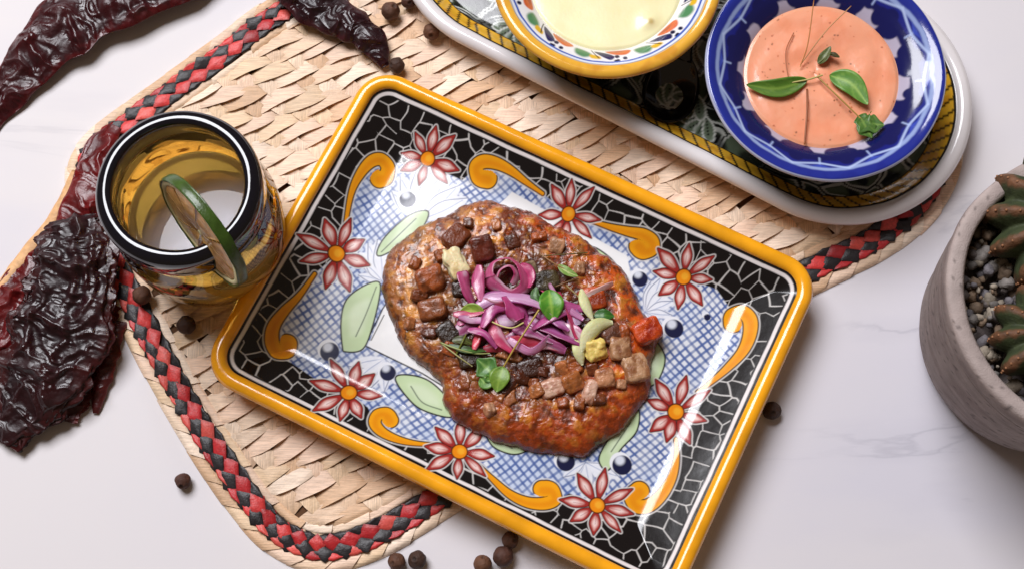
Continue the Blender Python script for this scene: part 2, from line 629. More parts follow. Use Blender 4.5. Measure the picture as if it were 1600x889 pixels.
# border braid: four rows of dyed lozenges
def lozenge(s, t, ls, lt, colr, z, name, half=0):
    n = 7
    q = np.linspace(-1, 1, n)
    Aq, Bq = np.meshgrid(q, q, indexing='ij')
    ds, dt = (Aq + Bq) / 2 * ls, (Bq - Aq) / 2 * lt
    if half:
        dt = np.where(dt * half > 0, dt * 0.35, dt)
    pts = on_outline((s + ds * 1.0 - 0.22 * dt).ravel(), 0)
    inn = on_outline((s + ds * 1.0 - 0.22 * dt).ravel(), 1.0)
    XY = pts + (inn - pts) * (t + dt).ravel()[:, None]
    e = np.maximum(np.abs(Aq), np.abs(Bq)).ravel()
    ph = rng.uniform(0, 30)
    XY = XY + rng.normal(0, .035, 2)
    Z = z + 0.08 * (1 - e ** 3) + 0.05 * (Aq * rng.normal(0, .9) + Bq * rng.normal(0, .9)).ravel() + 0.05 * fbm(P3(Aq * 2 + ph, Bq * 2), 1, 2)
    V = np.c_[XY, Z]
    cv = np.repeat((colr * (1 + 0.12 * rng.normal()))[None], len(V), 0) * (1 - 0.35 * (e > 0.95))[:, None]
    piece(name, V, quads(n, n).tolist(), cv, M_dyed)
NP = int(PERIM / 1.16)
per = PERIM / NP
RED, BLK = lin(216, 52, 50), lin(44, 40, 42)
REDS = [lin(206, 58, 56), lin(188, 44, 48), lin(216, 84, 74)]
for k in range(NP):
    s = k * per
    lozenge(s, 0.70, per * 0.56, 0.40, REDS[rng.integers(0, 3)], 0.30, 'red_braid_strand', half=-1)
    lozenge(s + per / 2, 0.97, per * 0.60, 0.46, BLK, 0.33, 'black_braid_strand')
    lozenge(s, 1.41, per * 0.62, 0.48, REDS[rng.integers(0, 3)], 0.34, 'red_braid_strand')
    lozenge(s + per / 2, 1.80, per * 0.56, 0.40, BLK, 0.29, 'black_braid_strand', half=1)

# hem: pale wraps lying slantwise round the edge, and a thin cord inside the braid
NH = int(PERIM / 1.55)
ph_ = PERIM / NH
def wrap(s, t0, t1, sl, wid, z, name, hump):
    nu, nv = 7, 5
    U_, W_ = np.meshgrid(np.linspace(0, 1, nu), np.linspace(-1, 1, nv), indexing='ij')
    ss = s + (U_ - .5) * sl + W_ * wid / 2
    tt = t0 + (t1 - t0) * U_ + 0.03 * rng.normal()
    a = on_outline(ss.ravel(), 0)
    b = on_outline(ss.ravel(), 1.0)
    XY = a + (b - a) * tt.ravel()[:, None]
    Z = z + hump * np.sqrt(np.maximum(0, 1 - (2 * U_ - 1) ** 2)) * (1 - 0.25 * W_ ** 2) + 0.05 * W_ + 0.02 * rng.normal(size=U_.shape)
    Z = np.where(U_ <= 0.001, 0.03, Z)
    cv = np.repeat((palm_cols[rng.integers(0, 6)] * (1 + .05 * rng.normal()))[None], nu * nv, 0)
    piece(name, np.c_[XY, Z.ravel()], quads(nu, nv).tolist(), cv, M_palm)
for k in range(NH):
    wrap(k * ph_, 0.0, 0.74, 0.95, ph_ * 1.12, 0.10, 'hem_wrap', 0.17)
for k in range(int(PERIM / 2.6)):
    wrap(k * PERIM / int(PERIM / 2.6), 1.82, 2.30, 0.2, 2.8, 0.20, 'inner_hem_wrap', 0.07)

pieces.sort(key=lambda q: -q[0])
count, rest = {}, {}
for vis, name, V, F, c, m in pieces:
    key = {'palm_cross_strand': 'palm_strand', 'red_braid_strand': 'braid', 'black_braid_strand': 'braid'}.get(name, name)
    count[key] = count.get(key, 0) + 1
    if vis > -0.4 and count[key] <= 300:
        mesh(name, V, F, m, placemat, col=c)
    else:
        rest.setdefault(m.name, []).append((V, F, c, m))
for k, lst in rest.items():
    off, VV, FF, CC = 0, [], [], []
    for V, F, c, m in lst:
        VV.append(V); CC.append(c)
        FF += [[i + off for i in f] for f in F]
        off += len(V)
    nm = {'palm_leaf': 'palm_weave', 'palm_leaf_cross': 'palm_cross_weave', 'dyed_palm': 'dyed_braid'}[k]
    tag(mesh(nm, np.vstack(VV), FF, lst[0][3], placemat, col=np.vstack(CC)), kind='stuff')

# ================================================================== painted rectangular plate
PZ = 0.42                                     # top of the mat
FLOOR, LIP = PZ + 0.42, PZ + 1.72
def plate_z(d):
    t = np.clip((d - 0.75) / 2.75, 0, 1)          # a straight wall, then a tight curve into the floor
    return FLOOR + (LIP - FLOOR) * np.where(t < .72, 1 - 1.163 * t, 0.1627 * ((1 - t) / .28) ** 2)
def uv(x, y):
    """plate coordinates of a mark read from the photograph"""
    z = 1.3
    for _ in range(6):
        p = at(x, y, z)
        u, v = to_plate(p)
        z = float(plate_z(rr_inset(u, v)))
    return np.array([u, v])
def uvs(pts):
    return np.array([uv(*p) for p in pts])

CREAM, BLACK, NAVY = lin(240, 240, 240), lin(20, 17, 19), lin(22, 27, 62)
YEL, YEL2 = lin(243, 163, 24), lin(226, 128, 14)
WINE, PINK = lin(150, 42, 44), lin(222, 170, 162)
GREEN = lin(196, 217, 172)

def voronoi_lines(U, V, size, seed, drop=0.12, warp=0.25):
    """distance to the nearest line of an irregular net"""
    r = np.random.default_rng(seed)
    n = 80
    jit = r.uniform(0.12, 0.88, (n, n, 2))
    q = P3(U, V) * 0.6
    U = U + warp * perlin(q + 3)
    V = V + warp * perlin(q + 40)
    gu, gv = U / size[0] + 40, V / size[1] + 40
    iu, iv = np.floor(gu).astype(int), np.floor(gv).astype(int)
    f1 = np.full(U.shape, 1e9)
    id1 = np.zeros(U.shape, int)
    P1 = np.zeros(U.shape + (2,))
    for du in range(-2, 3):
        for dv in range(-2, 3):
            a, b = np.clip(iu + du, 0, n - 1), np.clip(iv + dv, 0, n - 1)
            sx, sy = (a + jit[a, b, 0] - 40) * size[0], (b + jit[a, b, 1] - 40) * size[1]
            d = (U - sx) ** 2 + (V - sy) ** 2
            m = d < f1
            f1 = np.where(m, d, f1)
            id1 = np.where(m, a * n + b, id1)
            P1[..., 0] = np.where(m, sx, P1[..., 0])
            P1[..., 1] = np.where(m, sy, P1[..., 1])
    best = np.full(U.shape, 1e9)
    for du in range(-2, 3):
        for dv in range(-2, 3):
            a, b = np.clip(iu + du, 0, n - 1), np.clip(iv + dv, 0, n - 1)
            k = a * n + b
            sx, sy = (a + jit[a, b, 0] - 40) * size[0], (b + jit[a, b, 1] - 40) * size[1]
            dx, dy = sx - P1[..., 0], sy - P1[..., 1]
            L = np.hypot(dx, dy) + 1e-9
            e = np.abs(((U - (sx + P1[..., 0]) / 2) * dx + (V - (sy + P1[..., 1]) / 2) * dy) / L)
            lo, hi = np.minimum(k, id1), np.maximum(k, id1)
            h = (lo * 7919 + hi * 104729) % 1000 / 1000.0
            ok = (k != id1) & (h > drop)
            best = np.where(ok & (e < best), e, best)
    return best

plate = thing('rectangular_plate', 'hand painted rectangular plate with orange rim, black crackle border and red flowers', 'plate', (PL_C[0], PL_C[1], PZ))
RES = 0.036
nu, nv = int(PL_W / RES), int(PL_H / RES)
gu, gv = np.meshgrid(np.linspace(-PL_W / 2, PL_W / 2, nu), np.linspace(-PL_H / 2, PL_H / 2, nv), indexing='ij')
U, Vv = gu.ravel(), gv.ravel()
dins = rr_inset(U, Vv)
pt = Paint(U, Vv, CREAM)

# the field: blue cross-hatching on white
q = P3(U, Vv)
wu, wv = U + 0.22 * perlin(q * 0.35), Vv + 0.22 * perlin(q * 0.35 + 20)
ra = math.radians(24)
l1, l2 = wu * math.cos(ra) - wv * math.sin(ra), wu * math.sin(ra) + wv * math.cos(ra)
sp = 0.345
def hatch(l):
    f = np.abs((l / sp) % 1 - 0.5) * sp
    return 1 - sstep(0.025, 0.095, f)
wash = fbm(q, 0.30, 3, seed=2)
pt.mix(np.arange(len(U)), 0.20 + 0.42 * sstep(-.2, .5, wash), lin(170, 192, 228))
st = 0.62 + 0.35 * sstep(-.5, .5, fbm(q, 1.3, 2, seed=5))
pt.mix(np.arange(len(U)), st * hatch(l1), lin(88, 112, 168))
pt.mix(np.arange(len(U)), st * hatch(l2), lin(80, 102, 160))

# white medallion under the food, pale brushed fans
def poly(pts, n=60):
    return spline(uvs(pts), n, True)
pt.fill(uvs([(575, 540), (600, 478), (800, 300), (980, 400), (1010, 560), (900, 690), (740, 660), (656, 582)]), CREAM, .04)
pt.line(uvs([(573, 541), (660, 583), (720, 620)]), 0.07, BLACK)
pt.line(uvs([(573, 533), (598, 482), (640, 420)]), 0.07, BLACK)
pt.line(uvs([(580, 531), (600, 492)]), 0.05, BLACK)
for base, tips in (((655, 345), [(612, 300), (625, 275), (652, 262), (680, 262), (700, 270), (718, 290), (730, 310)]),
                   ((598, 440), [(560, 395), (575, 380), (590, 375), (560, 430), (570, 412)]),
                   ((602, 560), [(545, 572), (560, 590), (580, 605), (600, 612), (620, 600)]),
                   ((1008, 487), [(1018, 438), (1034, 432), (1048, 446), (1052, 470), (1050, 492), (1040, 520)]),
                   ((915, 722), [(900, 760), (925, 765), (950, 750), (968, 745), (880, 745)])):
    b = uv(*base)
    for t in tips:
        tt = uv(*t)
        d = tt - b
        nrm = np.array([-d[1], d[0]])
        leaf = np.array([b, b + d * .45 + nrm * .17, b + d * .85 + nrm * .12, tt, b + d * .85 - nrm * .12, b + d * .45 - nrm * .17])
        pt.fill(spline(leaf, 30, True), lin(236, 239, 247), .05, 0.92)
        pt.line(spline([b, b + d * .5 + nrm * .15, tt], 14), np.linspace(.03, .06, 14), lin(66, 84, 130), .03, .75)
        pt.line(spline([b, b + d * .5 - nrm * .03, b + d * .9], 14), .04, lin(120, 140, 185), .03, .7)

# the dark border with its crackle of white lines
S_a = [(539, 356), (549, 302), (563, 272), (580, 253), (596, 250), (606, 262), (603, 276), (593, 280)]
S_b = [(492, 428), (468, 461), (445, 485), (428, 509), (425, 532), (433, 549), (446, 549), (449, 537)]
S_c = [(848, 303), (821, 284), (798, 267), (776, 256), (756, 253), (744, 261), (748, 276), (762, 280)]
S_d = [(925, 346), (953, 355), (981, 362), (1004, 367), (1018, 377), (1019, 388), (1007, 392), (998, 384)]
S_e = [(1090, 612), (1114, 594), (1138, 573), (1160, 549), (1171, 524), (1172, 500), (1160, 487), (1147, 493), (1146, 505)]
S_f = [(1056, 685), (1057, 715), (1050, 745), (1034, 772), (1014, 789), (996, 790), (989, 778), (999, 767)]
S_g = [(684, 694), (650, 692), (622, 686), (598, 675), (586, 661), (590, 648), (602, 646), (609, 656)]
S_h = [(748, 726), (769, 747), (796, 771), (824, 784), (850, 786), (866, 779), (862, 766), (848, 764)]
edge = ([(668, 258), (722, 282), (744, 262)] + S_c[3::-1] + [(888, 335)] + S_d[:5] + [(1040, 405), (1068, 433), (1120, 452), (1147, 489)]
        + S_e[6::-1] + [(1057, 643)] + S_f[:6] + [(960, 795), (933, 789), (890, 770), (868, 782)] + S_h[4::-1] + [(718, 705)] + S_g[:5]
        + [(575, 636), (545, 613), (490, 590), (440, 556)] + S_b[5::-1] + [(527, 397)] + S_a[:5] + [(625, 256)])
edge_uv = uvs(edge)
band = ~inside(U, Vv, edge_uv)
dist_e, _ = seg_dist(U, Vv, edge_uv, True)
sd = np.where(band, dist_e, -dist_e)
a_band = sstep(-0.03, 0.03, sd)
pt.mix(np.arange(len(U)), a_band, BLACK)
bi = np.nonzero(a_band > 0.5)[0]
vd = voronoi_lines(U[bi], Vv[bi], (0.84, 0.76), 21)
wl = 0.027 + 0.014 * fbm(P3(U[bi], Vv[bi]), 1.1, 2, seed=8)
pt.mix(bi, 0.92 * (1 - sstep(-.022, .022, vd - wl)), lin(214, 210, 206))
wob = 0.03 * fbm(q, 0.5, 2, seed=3)
def ringband(a, b, col, soft=0.025):
    m = sstep(a - soft, a + soft, dins + wob) * (1 - sstep(b - soft, b + soft, dins + wob))
    pt.mix(np.arange(len(U)), m, col)
ringband(-1, 0.96, BLACK)
ringband(0.96, 1.13, lin(236, 228, 226))
ringband(1.13, 1.22, BLACK)

# pale green leaves
for L, rib in (([(590, 441), (563, 451), (541, 471), (534, 502), (536, 540), (541, 548), (566, 544), (580, 512), (592, 462)], [(588, 448), (572, 490), (556, 525)]),
               ([(590, 398), (602, 372), (640, 338), (668, 332), (655, 360), (610, 392)], [(596, 394), (650, 342)]),
               ([(619, 590), (643, 587), (672, 597), (700, 625), (705, 650), (661, 639), (636, 618)], [(642, 603), (660, 628), (690, 640)]),
               ([(1005, 525), (1020, 530), (1033, 545), (1038, 562), (1032, 584), (1020, 600), (1000, 600)], [(1012, 540), (1016, 590)]),
               ([(996, 640), (994, 672), (968, 702), (950, 733), (937, 718), (948, 692), (972, 662)], [(985, 660), (955, 705)]),
               ([(925, 388), (950, 402), (965, 422), (960, 440), (935, 420)], [(930, 395), (955, 425)]),
               ([(760, 668), (790, 690), (820, 702), (800, 708), (770, 695)], [(765, 675), (800, 700)])):
    p = poly(L)
    pt.fill(p, BLACK, .03, grow=.08)
    pt.fill(p, GREEN, .03)
    c = p.mean(0)
    pt.fill(c + (p - c) * 0.55, lin(216, 231, 198), .22, .8)
    pt.line(spline(uvs(rib), 20), .06, lin(70, 85, 70), .03, .85)

# navy dots with a white crescent
for x, y, r in ((637, 312, 15), (515, 549, 17), (606, 582, 14), (1000, 436, 14), (1053, 513, 17), (884, 721, 16), (972, 726, 17), (1105, 495, 6), (985, 545, 10)):
    c = uv(x, y)
    pt.dot(c + np.array([-.12, .06]), r / 30.0 * .95, lin(238, 240, 246))
    pt.dot(c, r / 30.0 * .86, NAVY)
    pt.dot(c + np.array([-.20, .17]), r / 30.0 * .42, lin(226, 231, 242), .10, .9)

# yellow scrolls
for S, fat in ((S_a, 1), (S_b, 1), (S_c, 1), (S_d, 1), (S_e, 1), (S_f, 1), (S_g, .85), (S_h, .95)):
    p = spline(uvs(S), 70)
    k = np.linspace(0, 1, 70)
    wd = .88 * fat * (0.16 + 0.62 * sstep(0, .62, k) + 0.04 * np.sin(k * 9))
    wd = np.where(k > .78, wd * (1 + 0.35 * sstep(.78, .95, k)), wd)
    pt.line(p, wd + .26, lin(224, 220, 216), .03, .75 * 1)
    pt.line(p, wd + .13, BLACK, .025)
    pt.line(p, wd, YEL, .03)
    pt.line(p + np.array([.03, -.05]), wd * .45, YEL2, .12, .55)

# red flowers, eight petals each
def flower(x, y, r, rot, seed, n=8):
    g = np.random.default_rng(seed)
    c = uv(x, y)
    R = r / 31.5
    pets = []
    for k in range(n):
        a = rot + 2 * math.pi * k / n + g.normal(0, .10)
        Rk = R * g.uniform(.80, 1.10)
        e = np.array([math.cos(a), math.sin(a)])
        f = np.array([-e[1], e[0]])
        hw = R * g.uniform(.12, .17)
        out = np.array([c + e * R * .16, c + e * Rk * .42 + f * hw * .85, c + e * Rk * .66 + f * hw, c + e * Rk * .88 + f * hw * .42,
                        c + e * Rk, c + e * Rk * .88 - f * hw * .42, c + e * Rk * .66 - f * hw, c + e * Rk * .42 - f * hw * .85])
        pets.append((spline(out, 40, True), e, f, Rk, hw))
    for p, *_ in pets:
        pt.fill(p, lin(228, 222, 218), .03, .85, grow=.085)
    for p, *_ in pets:
        pt.fill(p, lin(58, 16, 20), .025, grow=.03)
    for p, e, f, Rk, hw in pets:
        pt.fill(p, lin(160, 46, 42), .03, grow=-.015)
        m = c + e * Rk * .6
        inn = m + (p - m) * np.array([.60, .60])
        pt.fill(inn, lin(226, 176, 168), .07, .95)
        pt.fill(m + (p - m) * .30, lin(246, 228, 222), .08, .9)
        pt.line(np.array([c + e * R * .2 + f * .02, c + e * Rk * .62 + f * .02]), .04, lin(150, 40, 46), .03, .6)
    pt.dot(c, R * .235, lin(90, 34, 14))
    pt.dot(c, R * .195, lin(236, 140, 22))
    pt.dot(c + np.array([.05, .06]), R * .10, lin(246, 178, 50), .08, .8)
for k, (x, y, r, rot) in enumerate(((668, 249, 57, .2), (888, 335, 53, .35), (526, 397, 62, .1), (1068, 433, 57, .3),
                                    (545, 613, 60, .25), (718, 705, 57, .4), (1056, 643, 60, .15), (933, 789, 57, .3))):
    flower(x, y, r, rot, 40 + k)

glaze = 1 + 0.05 * fbm(q, 0.9, 3, seed=6)
cols = pt.c * glaze[:, None]
Z = plate_z(dins) + 0.018 * fbm(q, 0.28, 2, seed=9) * sstep(1.2, 2.2, dins)
keep = (rr_inset(gu, gv) > 0.66)
idx = np.full(nu * nv, -1)
cp, sp_ = math.cos(PL_A), math.sin(PL_A)
X, Y = PL_C[0] + U * cp - Vv * sp_, PL_C[1] + U * sp_ + Vv * cp
F = quads(nu, nv)
ok = keep.ravel()[F].all(1)
F = F[ok]
used = np.unique(F)
idx[used] = np.arange(len(used))
M_glaze = pbr('painted_glaze', vcol=True, rough=0.16, spec=0.55, coat=0.35, bump=[(0.8, 0.012)])
mesh('painted_well', np.c_[X, Y, Z][used], idx[F], M_glaze, plate, col=cols[used])

def rr_path(d, n_arc=14, n_side=22):
    """rounded rectangle pulled in by d, in plate coordinates"""
    W, H, r = PL_W / 2 - d, PL_H / 2 - d, max(PL_R - d, 0.25)
    pts = []
    cor = ((W - r, H - r, 0), (-W + r, H - r, 90), (-W + r, -H + r, 180), (W - r, -H + r, 270))
    for k, (cx, cy, a0) in enumerate(cor):
        for j in range(n_arc + 1):
            a = math.radians(a0 + 90 * j / n_arc)
            pts.append((cx + r * math.cos(a), cy + r * math.sin(a)))
        nx, ny, na = cor[(k + 1) % 4]
        a = math.radians(na)
        q0, q1 = np.array(pts[-1]), np.array([nx + r * math.cos(a), ny + r * math.sin(a)])
        for j in range(1, n_side):
            pts.append(tuple(q0 + (q1 - q0) * j / n_side))
    return np.array(pts)
def rr_sweep(prof):
    rows = []
    for d, z in prof:
        p = rr_path(d)
        wv = 0.05 * fbm(P3(p[:, 0], p[:, 1]), 0.16, 2, seed=4)
        rows.append(np.c_[PL_C[0] + p[:, 0] * cp - p[:, 1] * sp_, PL_C[1] + p[:, 0] * sp_ + p[:, 1] * cp, z + wv * .5])
    V = np.vstack(rows)
    return V, len(rows), len(rows[0])
lip = [(0.86, LIP - .16), (0.82, LIP + .01), (0.74, LIP + .12), (0.62, LIP + .20), (0.47, LIP + .235), (0.31, LIP + .22), (0.16, LIP + .15),
       (0.06, LIP + .03), (0.0, LIP - .14), (0.03, LIP - .30), (0.14, LIP - .44)]
V, a, b = rr_sweep(lip)
M_rim = pbr('orange_glaze', lin(252, 172, 28), 0.17, 0.55, coat=0.4, vary=(0.55, 0.16), bump=[(0.7, 0.03)])
mesh('rim', V, quads(a, b, False, True), M_rim, plate)
und = [(0.10, LIP - .42), (0.5, LIP - .7), (1.4, PZ + .35), (2.2, PZ + .12), (2.6, PZ + .0), (3.0, PZ + .0), (3.2, PZ + .2)]
V, a, b = rr_sweep(und)
F = quads(a, b, False, True).tolist()
F.append([(a - 1) * b + k for k in range(b)])
M_clay = pbr('pale_glaze', lin(226, 170, 90), 0.35, 0.4)
mesh('underside', V, F, M_clay, plate)

# ================================================================== the fried patty on the plate
FC_px = (812, 510)
pat_px = [(740, 311), (772, 313), (800, 320), (832, 328), (858, 345), (905, 367), (938, 392), (965, 408), (988, 440), (1003, 480), (1018, 500),
          (1038, 520), (1026, 540), (1018, 575), (1016, 605), (1002, 632), (985, 655), (968, 672), (940, 690), (912, 712), (880, 708), (850, 705), (810, 699),
          (780, 690), (745, 672), (712, 658), (694, 632), (688, 600), (668, 575), (640, 553), (618, 520), (606, 488), (595, 450), (597, 412),
          (612, 385), (645, 358), (682, 340), (712, 326)]
FC = at(*FC_px, FLOOR + .5)[:2]
pat = spline([at(x, y, FLOOR + 0.45)[:2] for x, y in pat_px], 720, True) - FC
pa = np.unwrap(np.arctan2(pat[:, 1], pat[:, 0]))
order = np.argsort(pa % (2 * math.pi))
pang, prad = (pa % (2 * math.pi))[order], np.hypot(pat[:, 0], pat[:, 1])[order]
def pat_r(th):
    return np.interp(th % (2 * math.pi), np.r_[pang - 2 * math.pi, pang, pang + 2 * math.pi], np.r_[prad, prad, prad])
def pat_top(x, y):
    """upper side of the patty (without its crust)"""
    dx, dy = np.asarray(x, float) - FC[0], np.asarray(y, float) - FC[1]
    rho = np.hypot(dx, dy) / pat_r(np.arctan2(dy, dx))
    k = np.clip(rho, 0, 1)
    dome = np.maximum(0, 1 - k ** 6) ** 0.5
    lump = 0.13 * fbm(P3(dx, dy), 0.30, 2, seed=12).reshape(np.shape(dx))
    dish = -0.22 * np.exp(-(rho / 0.62) ** 4)
    return FLOOR + 0.04 + (1.05 + dish) * dome + lump * sstep(1.0, .75, k)
def on_food(x, y, lift=0.0):
    z = 2.0
    for _ in range(6):
        p = at(x, y, z)
        z = float(pat_top(p[0], p[1])) + lift
    return np.array([p[0], p[1], z])

nr, na = 190, 640
th = np.linspace(0, 2 * math.pi, na, endpoint=False)
rr = np.concatenate([np.linspace(0.004, .9, 150), np.linspace(.9, 1.0, nr - 150 + 1)[1:]])
RR, TT = np.meshgrid(rr, th, indexing='ij')
Rm = pat_r(TT)
Xf, Yf = FC[0] + RR * Rm * np.cos(TT), FC[1] + RR * Rm * np.sin(TT)
Zf = pat_top(Xf.ravel(), Yf.ravel()).reshape(Xf.shape)
p3 = P3(Xf, Yf)
def chop(U_, V_, size, seed):
    """chopped bits: a number for each cell, and the distance to the cell's edge"""
    r = np.random.default_rng(seed)
    jit, val = r.uniform(.1, .9, (60, 60, 2)), r.uniform(0, 1, (60, 60))
    gu_, gv_ = U_ / size + 30, V_ / size + 30
    iu, iv = np.floor(gu_).astype(int), np.floor(gv_).astype(int)
    f1, f2_, v1_ = np.full(U_.shape, 9.), np.full(U_.shape, 9.), np.zeros(U_.shape)
    for du in (-1, 0, 1):
        for dv in (-1, 0, 1):
            a_, b_ = np.clip(iu + du, 0, 59), np.clip(iv + dv, 0, 59)
            d_ = np.maximum(np.abs(gu_ - a_ - jit[a_, b_, 0]), np.abs(gv_ - b_ - jit[a_, b_, 1]) * .9) * .6 + .4 * np.hypot(gu_ - a_ - jit[a_, b_, 0], gv_ - b_ - jit[a_, b_, 1])
            m_ = d_ < f1
            f2_ = np.where(m_, f1, np.minimum(f2_, d_))
            v1_ = np.where(m_, val[a_, b_], v1_)
            f1 = np.where(m_, d_, f1)
    return v1_, (f2_ - f1) * size
wx_, wy_ = p3[:, 0] + .25 * fbm(p3, .8, 2, seed=20), p3[:, 1] + .25 * fbm(p3, .8, 2, seed=21)
cv1, ce1 = chop(wx_ * .8 + wy_ * .6, wy_ * .8 - wx_ * .6, .95, 1)
cv2, ce2 = chop(wx_, wy_, .42, 2)
n1, n2, n3 = fbm(p3, 0.36, 3, seed=6), fbm(p3, 1.3, 3, seed=7), fbm(p3, 4.0, 3, .6, seed=8)
fx0, fy0 = p3[:, 0] - FC[0], p3[:, 1] - FC[1]
mid = sstep(1.15, .45, np.hypot(fx0 / 5.3, fy0 / 4.6) + .22 * n1)             # where the chopped filling shows
crust = (.06 * n2 + .022 * ridged(p3, 1.4, 2, .5, seed=2) + .016 * n3 + mid * (.36 * (cv1 - .35) * sstep(0, .16, ce1) * (cv1 > .35)) + (1 - .5 * mid) * .035 * (cv2 - .5) * sstep(0, .12, ce2)).reshape(Xf.shape)
edge_n = (.15 * fbm(p3, 1.0, 4, .55, seed=5)).reshape(Xf.shape)
side = sstep(.70, 1.0, RR)
Xf = Xf + side * edge_n * np.cos(TT)
Yf = Yf + side * edge_n * np.sin(TT)
Zf = np.maximum(Zf + crust * sstep(1.0, .95, RR), FLOOR + 0.01)
# colours of the fried crust: paler egg batter at the left, rust and orange at the right, dark gravy in the middle
gold, rust, brown, char, pale, fire = lin(228, 148, 48), lin(190, 78, 18), lin(112, 48, 18), lin(44, 22, 14), lin(226, 184, 132), lin(222, 94, 24)
C = np.empty((len(p3), 3)); C[:] = rust
def lay(a, col):
    global C
    a = np.clip(a, 0, 1)[:, None]
    C = C * (1 - a) + np.asarray(col) * a
fx, fy, rho = fx0, fy0, RR.ravel()
left = sstep(-1.2, -5.0, fx - .25 * fy + 1.6 * n1)
right = sstep(2.0, 5.5, fx + .15 * fy + 1.6 * n1)
lay(.9 * sstep(-.05, .45, n1 + .35 * n2), brown)
lay(.7 * left * sstep(-.6, .3, n2 + .3), lin(190, 122, 60))
lay(.5 * left * sstep(.05, .55, n2), pale)
lay(.95 * right * sstep(-.7, .1, n2), fire)
lay(.8 * sstep(.12, .5, n2 - .25 * n1) * (1 - .6 * mid), gold)
lay(.75 * sstep(.10, .45, -n2 + .2 * n3), brown * .7)
lay(.7 * sstep(.30, .62, n3 + .4 * n2), gold * 1.1)
lay(.75 * sstep(.32, .62, -n3 - .45 * n2), char)
lay(mid * .78, lin(54, 24, 14))
lay(mid * .8 * (cv1 > .55) * sstep(.02, .14, ce1), lin(138, 74, 40))
lay(mid * .8 * (cv1 > .85) * sstep(.02, .14, ce1), lin(186, 116, 66))
lay(mid * .7 * sstep(.10, .0, ce1), char)
lay((1 - mid) * .3 * sstep(.07, .0, ce2) * sstep(-.2, .3, n2), char)
lay(.6 * sstep(.93, 1.0, rho), brown * .8)
lay(.6 * sstep(.66, .9, rho) * sstep(.1, -.8, fy / 5 + .25 * n2) * (1 - left), lin(164, 62, 18))
lay(.34 * sstep(.86, .99, rho + .10 * n2 + .06 * n3), char * 1.4)
lay(.6 * sstep(.25, .55, fbm(p3, .75, 3, seed=27)), lin(60, 26, 12))
C = C * (.97 + .12 * n2[:, None])
M_fry = pbr('fried_crust', vcol=True, rough=0.3, spec=0.6, coat=0.45, bump=[(5, 0.05), (14, 0.022)], rvary=(2.2, 0.10, 0.5))
Fq = quads(nr, na, False, True)
V = np.stack([Xf, Yf, Zf], -1).reshape(-1, 3)
Vb = np.c_[Xf[-1], Yf[-1], np.full(na, FLOOR + .005)]
F = np.vstack([Fq[:, ::-1], np.stack([(nr - 1) * na + np.arange(na), nr * na + np.arange(na), nr * na + (np.arange(na) + 1) % na,
                                      (nr - 1) * na + (np.arange(na) + 1) % na], -1)])
patty = tag(mesh('fried_patty', np.vstack([V, Vb]), F, M_fry, org=(FC[0], FC[1], FLOOR), col=np.vstack([C, C[-na:]])),
    'golden brown crispy fried patty heaped with toppings in the painted plate', 'fried patty')

# ------------------------------------------------------------------ diced pieces on the patty
M_dice = pbr('browned_dice', vcol=True, rough=0.3, spec=0.5, coat=0.3, sss=0.2, sss_col=(.003, .0016, .0008), bump=[(7, 0.05), (18, .02)], rvary=(3, .1, .4))
def dice(x, y, size, colr, rot, label, p=2.9, lift=None, seed=0, nm='diced_pork', cat='pork piece', group='diced pieces on the patty', c2=None, parent=None):
    s = np.array(size) * .93
    c = on_food(x, y, (s[2] * .07) if lift is None else lift)
    V, F = blob_geo(s * 1.0, p + 2.2, 40, 28, .10, 1.6, seed, eul(*rot))
    V = V * (1 + .03 * fbm(V, 4.5, 2, seed=seed + 9))[:, None]
    n = fbm(V, 1.6, 3, seed=seed)
    k = np.clip(sstep(-.3, .5, n) + .5 * fbm(V, 5, 2, seed=seed + 4), 0, 1)[:, None]
    cc = np.asarray(colr) * (1 - k) + (np.asarray(colr) * .55 if c2 is None else np.asarray(c2)) * k
    o = mesh(nm, V + c, F, M_dice, parent, org=(c[0], c[1], c[2] - s[2] / 2), col=cc)
    if parent is None:
        tag(o, label, cat, group)
brn, dk, pk, gr = lin(150, 78, 40), lin(74, 42, 28), lin(206, 160, 132), lin(158, 128, 108)
dice(672, 437, (1.55, 1.4, 1.0), lin(168, 86, 40), (.2, .1, .4), 'browned meat cube nearest the left edge of the patty', seed=1, c2=brn * .5)
dice(676, 483, (1.5, 1.2, .9), lin(150, 84, 46), (.1, -.2, .2), 'browned meat cube just below the leftmost cube on the patty', seed=2)
dice(712, 372, (1.5, 1.2, .8), lin(120, 58, 30), (.1, .2, .8), 'dark browned meat cube near the upper left edge of the patty', seed=3)
dice(753, 389, (1.2, 1.4, .9), lin(110, 46, 30), (.3, .1, .3), 'reddish brown meat cube just above the pink onion ring', seed=4, p=4)
dice(826, 421, (.9, .8, .6), lin(150, 128, 100), (.3, .3, .5), 'small greyish meat crumb right of the pink onion ring', seed=5, p=2.4)
dice(852, 441, (1.5, 1.2, .8), lin(84, 72, 46), (.1, .1, .2), 'dark olive brown meat piece above the big green leaf', seed=6, c2=lin(46, 36, 26))
dice(862, 606, (1.35, 1.0, .8), lin(222, 182, 156), (.1, .0, .3), 'glossy pale pink bean shaped piece at the lower middle of the patty', p=2.2, seed=7, c2=lin(170, 104, 76), nm='bean', cat='bean')
dice(893, 597, (1.15, 1.05, .9), lin(178, 104, 52), (.3, .2, .5), 'orange brown meat cube beside the glossy pale bean', seed=8)
dice(921, 612, (.7, 1.35, .8), lin(226, 184, 160), (.1, .2, -.3), 'pale crescent of onion right of the orange brown meat cube', p=2.4, seed=9, c2=lin(186, 128, 100), nm='onion_crescent', cat='onion')
